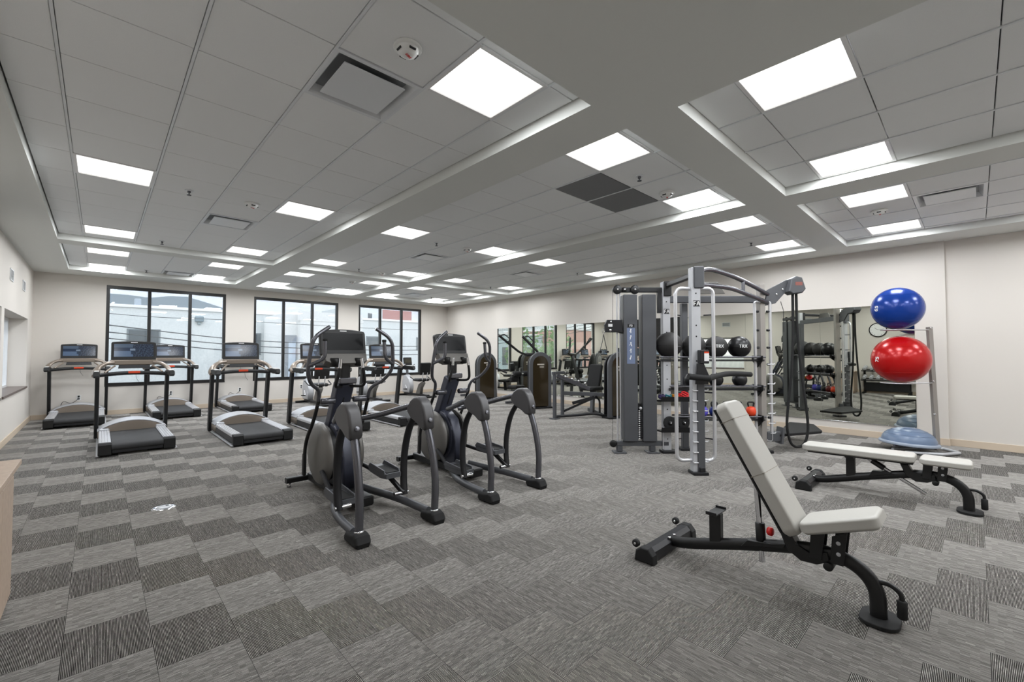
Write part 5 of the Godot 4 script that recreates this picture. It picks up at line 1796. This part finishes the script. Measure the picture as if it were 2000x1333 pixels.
# ------------------------------------------------------------------ small things in the room
func make_small_things() -> void:
	var g: Geo
	# wooden cabinets by the left wall
	var t: Node3D
	var cab := thing("storage_cabinet", "wooden cabinet with overhanging top, edge of it showing by left wall", "cabinet", Vector3(LX + 0.02, 0, -3.0), 0.0, "wooden cabinets by the left wall")
	part(cab, "body", box2(Geo.new(), Vector3(0.0, 0.06, -0.74), Vector3(0.68, 0.745, 0.05), 0.003), M.wood)
	part(cab, "plinth", box2(Geo.new(), Vector3(0.0, 0.0, -0.72), Vector3(0.64, 0.06, 0.03), 0.002), M.wood)
	part(cab, "top", box2(Geo.new(), Vector3(0.0, 0.745, -1.03), Vector3(0.695, 0.775, 0.08), 0.003), M.wood)
	for k in 2:
		part(cab, "door", box2(Geo.new(), Vector3(0.678, 0.08, -0.735 + k * 0.39), Vector3(0.692, 0.735, -0.35 + k * 0.39), 0.003), M.wood)
	copy(cab, "storage_cabinet", "wooden cabinet at the entrance end of dumbbell rack, seen in mirror", Vector3(LX + 0.02, 0, -0.35))
	# round floor outlet
	t = thing("floor_outlet", "round metal floor outlet cover in the carpet before the treadmills", "floor outlet", Vector3(0.455, 0, -5.16))
	g = lathe(Geo.new(), [Vector2(0, 0.004), Vector2(0.055, 0.004), Vector2(0.06, 0.006), Vector2(0.082, 0.006), Vector2(0.09, 0.0)], Transform3D(), 32)
	part(t, "ring", g, M.chrome)
	part(t, "lid", disc(Geo.new(), Vector3(0, 0.002, 0), Vector3(0, 0.008, 0), 0.054, 0.002, 28), M.silver_paint)
	part(t, "lid_catch", box(Geo.new(), Vector3(0.028, 0.009, -0.02), Vector3(0.022, 0.004, 0.022), 0.001), M.charcoal)
	# wall outlets with treadmill cords
	var op: Node3D = null
	for x in [6.0, 4.35, 2.78, 1.30, -0.32]:
		var lab := "white wall outlet low on the window wall behind %s" % {-0.32: "the corner treadmill", 1.30: "treadmill under first window", 2.78: "treadmill below window pier", 4.35: "the middle exercise bike", 6.0: "the half hidden exercise bike"}[x]
		var ol: Node3D = null
		if op == null:
			op = thing("wall_outlet", lab, "outlet", Vector3(x, 0.43, BZ), 0.0, "outlets on the window wall")
			part(op, "plate", box(Geo.new(), Vector3(0, 0, 0.004), Vector3(0.075, 0.118, 0.008), 0.002), M.white_plastic)
			for s in [-1.0, 1.0]:
				part(op, "socket", box(Geo.new(), Vector3(0, s * 0.027, 0.009), Vector3(0.034, 0.036, 0.003), 0.002), M.charcoal)
			part(op, "plug", box(Geo.new(), Vector3(0, 0.027, 0.026), Vector3(0.032, 0.036, 0.032), 0.006), M.black)
			ol = op
		else:
			ol = copy(op, "wall_outlet", lab, Vector3(x, 0.43, BZ))
		if x < 3.0:
			g = tube(Geo.new(), smooth([Vector3(0, 0.457, 0.04), Vector3(-0.03, 0.38, 0.055), Vector3(-0.12, 0.32, 0.05), Vector3(-0.24, 0.36, 0.04), Vector3(-0.28, 0.2, 0.035), Vector3(-0.24, 0.02, 0.03)], 6), 0.005, 7)
			var cord := part(ol, "power_cord", g, M.black)
			cord.position = Vector3(0, -0.43, 0)
	# television hung over the mirror behind the rig
	t = thing("wall_television", "black flat television hung on the mirror wall behind the rig", "television", Vector3(WX - 0.012, 1.90, -5.08))
	part(t, "cabinet", box2(Geo.new(), Vector3(-0.085, -0.34, -0.56), Vector3(-0.03, 0.33, 0.56), 0.008), M.black)
	part(t, "panel", box2(Geo.new(), Vector3(-0.088, -0.32, -0.545), Vector3(-0.083, 0.315, 0.545), 0.0), M.black_gloss)
	part(t, "wall_bracket", box2(Geo.new(), Vector3(-0.03, -0.12, -0.2), Vector3(0.002, 0.12, 0.2), 0.004), M.charcoal_dark)
	# clock high on the left wall, seen in the mirror
	t = thing("wall_clock", "round white wall clock with black rim high on left wall", "clock", Vector3(LX, 2.24, -2.35))
	var xf := Transform3D(Basis(Vector3(0, 0, -1), Vector3(1, 0, 0), Vector3(0, -1, 0)), Vector3.ZERO)
	part(t, "face", lathe(Geo.new(), [Vector2(0, 0.024), Vector2(0.225, 0.024), Vector2(0.225, 0.0)], xf, 40), M.print_white)
	part(t, "rim", lathe(Geo.new(), [Vector2(0.222, 0.0), Vector2(0.25, 0.0), Vector2(0.252, 0.03), Vector2(0.235, 0.038), Vector2(0.222, 0.026)], xf, 40), M.black)
	for k in 12:
		var a := TAU * k / 12
		part(t, "hour_mark", box(Geo.new(), Vector3(0.025, cos(a) * 0.19, sin(a) * 0.19), Vector3(0.003, 0.03, 0.008), 0.0, Basis(Vector3.RIGHT, a)), M.black)
	part(t, "hand", bar(Geo.new(), Vector3(0.028, 0, 0), Vector3(0.028, 0.07, -0.09), 0.003, 0.010), M.black)
	part(t, "hand", bar(Geo.new(), Vector3(0.031, 0, 0), Vector3(0.031, 0.03, 0.16), 0.003, 0.007), M.black)
	# dumbbell rack along the left wall, seen in the mirror
	t = thing("dumbbell_rack", "long dark two tier dumbbell rack against the left wall", "rack", Vector3(LX + 0.05, 0, -2.13))
	for z in [-0.6, 0.6]:
		g = Geo.new()
		bar(g, Vector3(0.02, 0.0, z), Vector3(0.08, 0.92, z), 0.06, 0.07, Vector3.BACK)
		bar(g, Vector3(0.0, 0.03, z), Vector3(0.5, 0.03, z), 0.06, 0.06, Vector3.BACK)
		part(t, "leg", g, M.black)
	var tiers := [[0.84, 0.16], [0.52, 0.32]]
	for q in tiers:
		g = Geo.new()
		box(g, Vector3(q[1] - 0.1, q[0], 0), Vector3(0.05, 0.03, 1.34), 0.004, Basis(Vector3.BACK, -0.3))
		box(g, Vector3(q[1] + 0.1, q[0] - 0.05, 0), Vector3(0.05, 0.03, 1.34), 0.004, Basis(Vector3.BACK, -0.3))
		part(t, "tier_rail", g, M.black)
	part(t, "kick_board", box2(Geo.new(), Vector3(0.05, 0.08, -0.6), Vector3(0.10, 0.38, 0.6), 0.006), M.charcoal_dark)
	var dp: Node3D = null
	var n := 0
	for q in tiers:
		for k in 7:
			var at := Vector3(LX + 0.05 + q[1], q[0] - 0.008, -2.13 - 0.57 + k * 0.19)
			var lab := "grey headed dumbbell, %s from the window end on %s tier of rack" % [ORD[k], "upper" if q[0] > 0.7 else "lower"]
			if dp == null:
				dp = thing("dumbbell", lab, "dumbbell", at, 0.0, "dumbbells on the upper tier")
				part(dp, "grip", rod(Geo.new(), Vector3(-0.09, 0.045, 0), Vector3(0.09, 0.01, 0), 0.016, 10), M.chrome)
				for s in [-1.0, 1.0]:
					part(dp, "head", disc(Geo.new(), Vector3(s * 0.065, 0.028 - s * 0.013 + 0.04, 0), Vector3(s * 0.145, 0.028 - s * 0.028 + 0.04, 0), 0.058, 0.01, 16), M.silver_paint)
			else:
				copy(dp, "dumbbell", lab, at, 0.0, "dumbbells on the upper tier" if q[0] > 0.7 else "dumbbells on the lower tier")
			n += 1


# ------------------------------------------------------------------ the street outside
func make_outside() -> void:
	var g: Geo
	var ground := struct("street", box2(Geo.new(), Vector3(-120, -5.4, -260), Vector3(140, -5.0, -14.2)), mat(Color(0.42, 0.42, 0.42), 0.95))
	ground.set_meta("kind", "structure")
	M.stucco = grain(mat(Color(1, 1, 1), 0.95), 0.05, Color(0.80, 0.82, 0.82), Color(0.86, 0.875, 0.875), 0.6, 21)
	M.stucco_white = grain(mat(Color(1, 1, 1), 0.95), 0.05, Color(0.86, 0.865, 0.86), Color(0.91, 0.915, 0.91), 0.6, 22)
	M.coping = mat(Color(0.92, 0.92, 0.93), 0.7)
	M.dark_glass = mat(Color(0.30, 0.33, 0.36), 0.1)
	M.brickred = mat(Color(0.70, 0.52, 0.50), 0.95)
	# long pale building across the street
	var b := thing("stucco_building", "long pale grey stucco building across the street behind wires", "building", Vector3(0, -5, -28))
	part(b, "wall", box2(Geo.new(), Vector3(-4.0, 0, -9), Vector3(45, 8.62, 0)), M.stucco)
	part(b, "coping", box2(Geo.new(), Vector3(-4.1, 8.62, -0.35), Vector3(45.1, 8.76, 0.08), 0.02), M.coping)
	for w in [[0.93, 2.2, 5.9, 7.6], [6.1, 6.7, 6.3, 7.55], [12.97, 13.9, 6.9, 7.55], [16.8, 17.7, 6.6, 7.57], [22.0, 23.2, 6.2, 7.5], [-2.6, -1.5, 6.0, 7.5]]:
		var wn := part(b, "window", box2(Geo.new(), Vector3(w[0], w[2], -0.1), Vector3(w[1], w[3], 0.03), 0.01), mat(Color(0.45, 0.48, 0.5), 0.6))
		part(wn, "pane", box2(Geo.new(), Vector3(w[0] + 0.07, w[2] + 0.07, 0.0), Vector3(w[1] - 0.07, w[3] - 0.07, 0.036)), M.dark_glass)
	var lp := part(b, "wall_lamp", box2(Geo.new(), Vector3(3.58, 8.05, 0.0), Vector3(3.96, 8.35, 0.22), 0.04), mat(Color(0.45, 0.52, 0.56), 0.5))
	part(lp, "lamp_bracket", box2(Geo.new(), Vector3(3.7, 7.9, 0.0), Vector3(3.84, 8.05, 0.12), 0.01), mat(Color(0.55, 0.6, 0.62), 0.5))
	part(b, "roof_vent", box2(Geo.new(), Vector3(1.22, 8.7, -1.0), Vector3(1.48, 9.15, -0.75), 0.02), mat(Color(0.62, 0.66, 0.7), 0.6))
	# nearer white block with a recessed doorway
	b = thing("white_block_building", "white stucco block with recessed doorway standing before the long building", "building", Vector3(0, -5, -24))
	g = Geo.new()
	box2(g, Vector3(7.55, 0, -3.6), Vector3(10.9, 8.6, 0))
	box2(g, Vector3(6.75, 0, -3.6), Vector3(7.55, 8.45, -0.45))
	part(b, "wall", g, M.stucco_white)
	part(b, "parapet", prism(Geo.new(), poly([7.5, 8.6, 8.5, 8.66, 9.1, 8.2, 10.95, 8.25, 10.95, 8.1, 7.5, 8.1]), 0.3, Transform3D(Basis(), Vector3(0, 0, -0.13)), 0.01), M.stucco_white)
	var dr := part(b, "doorway", box2(Geo.new(), Vector3(6.95, 4.0, -0.5), Vector3(7.5, 7.35, -0.4), 0.01), mat(Color(0.55, 0.57, 0.6), 0.8))
	part(dr, "door", box2(Geo.new(), Vector3(7.1, 4.2, -0.42), Vector3(7.45, 7.0, -0.36), 0.01), mat(Color(0.75, 0.8, 0.86), 0.4))
	# upper storey with a brick flank behind
	b = thing("upper_block_building", "grey upper storey with brick coloured flank rising behind long building", "building", Vector3(0, -5, -40))
	part(b, "wall", box2(Geo.new(), Vector3(16.5, 0, -6), Vector3(20.2, 10.7, 0)), M.stucco)
	g = box2(Geo.new(), Vector3(20.2, 0, -6), Vector3(23.4, 10.7, 0.05))
	part(b, "brick_flank", g, M.brickred)
	part(b, "window", box2(Geo.new(), Vector3(18.7, 9.6, -0.05), Vector3(19.1, 10.25, 0.04), 0.01), M.dark_glass)
	# red building down the street, seen by way of the mirror
	b = thing("brick_building", "low red brick building down the street, seen through the mirror", "building", Vector3(-20, -5, -30))
	part(b, "wall", box2(Geo.new(), Vector3(-25, 0, -10), Vector3(2.6, 8.9, 0)), mat(Color(0.79, 0.61, 0.56), 0.95))
	part(b, "coping", box2(Geo.new(), Vector3(-25.1, 8.9, -10), Vector3(2.7, 9.1, 0.1), 0.02), M.coping)
	for k in 5:
		part(b, "window", box2(Geo.new(), Vector3(-20 + k * 5.0, 4.5, -0.05), Vector3(-18 + k * 5.0, 6.4, 0.05), 0.01), M.dark_glass)
	b = thing("pale_teal_building", "pale blue grey building beside the brick one, seen in mirror", "building", Vector3(-11, -5, -33))
	part(b, "wall", box2(Geo.new(), Vector3(-5.8, 0, -8), Vector3(5.2, 8.3, 0)), mat(Color(0.72, 0.78, 0.80), 0.95))
	part(b, "coping", box2(Geo.new(), Vector3(-5.9, 8.3, -8), Vector3(5.3, 8.45, 0.08), 0.02), M.coping)
	for k in 3:
		part(b, "window", box2(Geo.new(), Vector3(-4.6 + k * 3.4, 5.2, -0.05), Vector3(-3.2 + k * 3.4, 7.0, 0.05), 0.01), M.dark_glass)
	# wires
	var wl := [[2.46, 2.05, 1.9, 1.8], [2.2, 1.8, 1.65, 1.58], [1.97, 1.54, 1.38, 1.32], [2.89, 2.84, 2.78, 2.74]]
	for k in 4:
		var w: Array = wl[k]
		var pts := smooth([Vector3(-16, w[0] + 2.2, -22), Vector3(-6, w[0] + 0.7, -22), Vector3(0.2, w[0], -22), Vector3(3.9, w[1], -22), Vector3(7.0, w[2], -22), Vector3(12.5, w[3], -22), Vector3(20, w[3] + 0.25, -22), Vector3(30, w[3] + 1.2, -22)], 5)
		one("power_line", tube(Geo.new(), pts, 0.022 if k < 3 else 0.012, 6), mat(Color(0.24, 0.25, 0.27), 0.8), ["topmost of three black wires strung before the pale building", "middle one of three black wires strung before pale building", "lowest of three black wires strung before the pale building", "thin grey wire strung well above the three black wires"][k], "wire", Vector3.ZERO, 0.0, "wires along the street")
	for x in [-16.0, 30.0]:
		var pl := thing("utility_pole", "wooden utility pole carrying the street wires at the %s end" % ("brick building" if x < 0 else "far"), "pole", Vector3(x, -5, -22.5))
		part(pl, "shaft", tube(Geo.new(), [Vector3(0, 0, 0), Vector3(0, 11.5, 0)], 0.16, 12, Vector3.RIGHT, [1.0, 0.75]), mat(Color(0.35, 0.29, 0.24), 0.9))
		part(pl, "crossarm", box(Geo.new(), Vector3(0, 10.6, 0), Vector3(2.0, 0.14, 0.12), 0.01), mat(Color(0.38, 0.32, 0.27), 0.9))
	# wooded hills far off, behind hazy air
	var hm := mat(Color(0.40, 0.43, 0.37), 1.0)
	var f := FastNoiseLite.new()
	f.seed = 5
	f.frequency = 0.012
	g = Geo.new()
	for i in 60:
		var x0 := -160.0 + i * 6.0
		var x1 := x0 + 6.0
		var h0 := 24.0 + 5.0 * f.get_noise_1d(x0 * 1.6) - maxf(0.0, (x0 - 25.0) * 0.22)
		var h1 := 24.0 + 5.0 * f.get_noise_1d(x1 * 1.6) - maxf(0.0, (x1 - 25.0) * 0.22)
		g.quad(Vector3(x0, -5, -190), Vector3(x1, -5, -190), Vector3(x1, maxf(h1, -4), -225), Vector3(x0, maxf(h0, -4), -225), Vector3(0, 0.75, 0.66))
		g.quad(Vector3(x0, -5, -260), Vector3(x1, -5, -260), Vector3(x1, maxf(h1, -4), -225), Vector3(x0, maxf(h0, -4), -225), Vector3(0, 0.75, -0.66))
	var hl := struct("hills", g, hm)
	hl.set_meta("kind", "structure")
	var fog := FogVolume.new()
	fog.name = "distant_haze"
	fog.size = Vector3(320, 60, 90)
	fog.position = Vector3(10, 20, -125)
	fog.shape = RenderingServer.FOG_VOLUME_SHAPE_BOX
	var fm := FogMaterial.new()
	fm.density = 0.012
	fm.albedo = Color(0.86, 0.92, 1.0)
	fog.material = fm
	fog.set_meta("kind", "stuff")
	fog.set_meta("label", "pale blue haze before the far hills")
	fog.set_meta("category", "haze")
	add_child(fog)
	# trees
	var leaf := mat(Color(0.42, 0.56, 0.33), 0.9)
	leaf.backlight_enabled = true
	leaf.backlight = Color(0.3, 0.4, 0.2)
	var barkm := mat(Color(0.45, 0.40, 0.35), 0.95)
	var ts := [[Vector3(-1.6, -5, -45), 11.2, 2.6, 2600, "green tree crown rising behind the long pale building"], [Vector3(-1.9, -5, -18.5), 8.4, 1.5, 420, "sparse street tree with grey trunk, seen through the mirror"], [Vector3(-10.2, -5, -25.5), 7.4, 1.9, 1500, "low bright green street tree between the two buildings"], [Vector3(-4.9, -5, -24.2), 8.6, 1.3, 700, "slender green street tree at the end of long building"]]
	for k in ts.size():
		var q: Array = ts[k]
		var tr := thing("street_tree", q[4], "tree", q[0], k * 1.3, "trees along the street")
		rng.seed = 60 + k
		var bg := tube(Geo.new(), [Vector3(0, 0, 0), Vector3(0.1, q[1] * 0.4, 0), Vector3(0, q[1] * 0.75, 0.1)], 0.22, 10, Vector3.RIGHT, [1.0, 0.8, 0.4])
		for i in 7:
			var a := rng.randf() * TAU
			var y0: float = q[1] * rng.randf_range(0.4, 0.65)
			tube(bg, [Vector3(0, y0, 0), Vector3(cos(a) * q[2] * 0.7, y0 + q[1] * 0.2, sin(a) * q[2] * 0.7)], 0.07, 6, Vector3.RIGHT, [1.0, 0.4])
		part(tr, "trunk", bg, barkm)
		g = Geo.new()
		for i in q[3]:
			var d := Vector3(rng.randfn(), rng.randfn(), rng.randfn()).normalized() * pow(rng.randf(), 0.4)
			var c := Vector3(d.x * q[2], q[1] * 0.74 + d.y * q[1] * 0.26, d.z * q[2])
			var u := Vector3(rng.randfn(), rng.randfn(), rng.randfn()).normalized()
			var v := u.cross(Vector3(rng.randfn(), rng.randfn(), rng.randfn())).normalized()
			var s := 0.16
			g.quad(c - u * s, c + v * s * 0.55, c + u * s, c - v * s * 0.55, u.cross(v).normalized())
		var lf := part(tr, "foliage", g, leaf)
		lf.set_meta("kind", "stuff")


const LIGHT_E := 2.15


func _ready() -> void:
	make_materials()
	make_view()
	make_ceiling()
	make_fixtures()
	make_floor()
	make_walls()
	make_treadmills()
	make_ellipticals()
	M.post_gray = mat(Color(0.6, 0.58, 0.56), 0.4, 0.3)
	M.smoke = mat(Color(0.20, 0.165, 0.11), 0.12)
	M.ball_black = mat(Color(0.13, 0.125, 0.125), 0.6)
	M.ball_gloss = mat(Color(0.055, 0.055, 0.065), 0.35)
	make_bench(Vector3(3.04, 0, -1.575), true, "cream bench with raised backrest and red knob standing on open carpet")
	make_bench(Vector3(5.66, 0, -1.26), false, "cream bench folded flat, in front of the exercise ball stand")
	make_rig()
	make_rig_items()
	make_ball_stand()
	make_machines()
	make_bikes()
	M.wood = grain(mat(Color(1, 1, 1), 0.5), 0.04, Color(0.66, 0.58, 0.51), Color(0.73, 0.65, 0.575), 2.0, 14)
	make_small_things()
	make_outside()
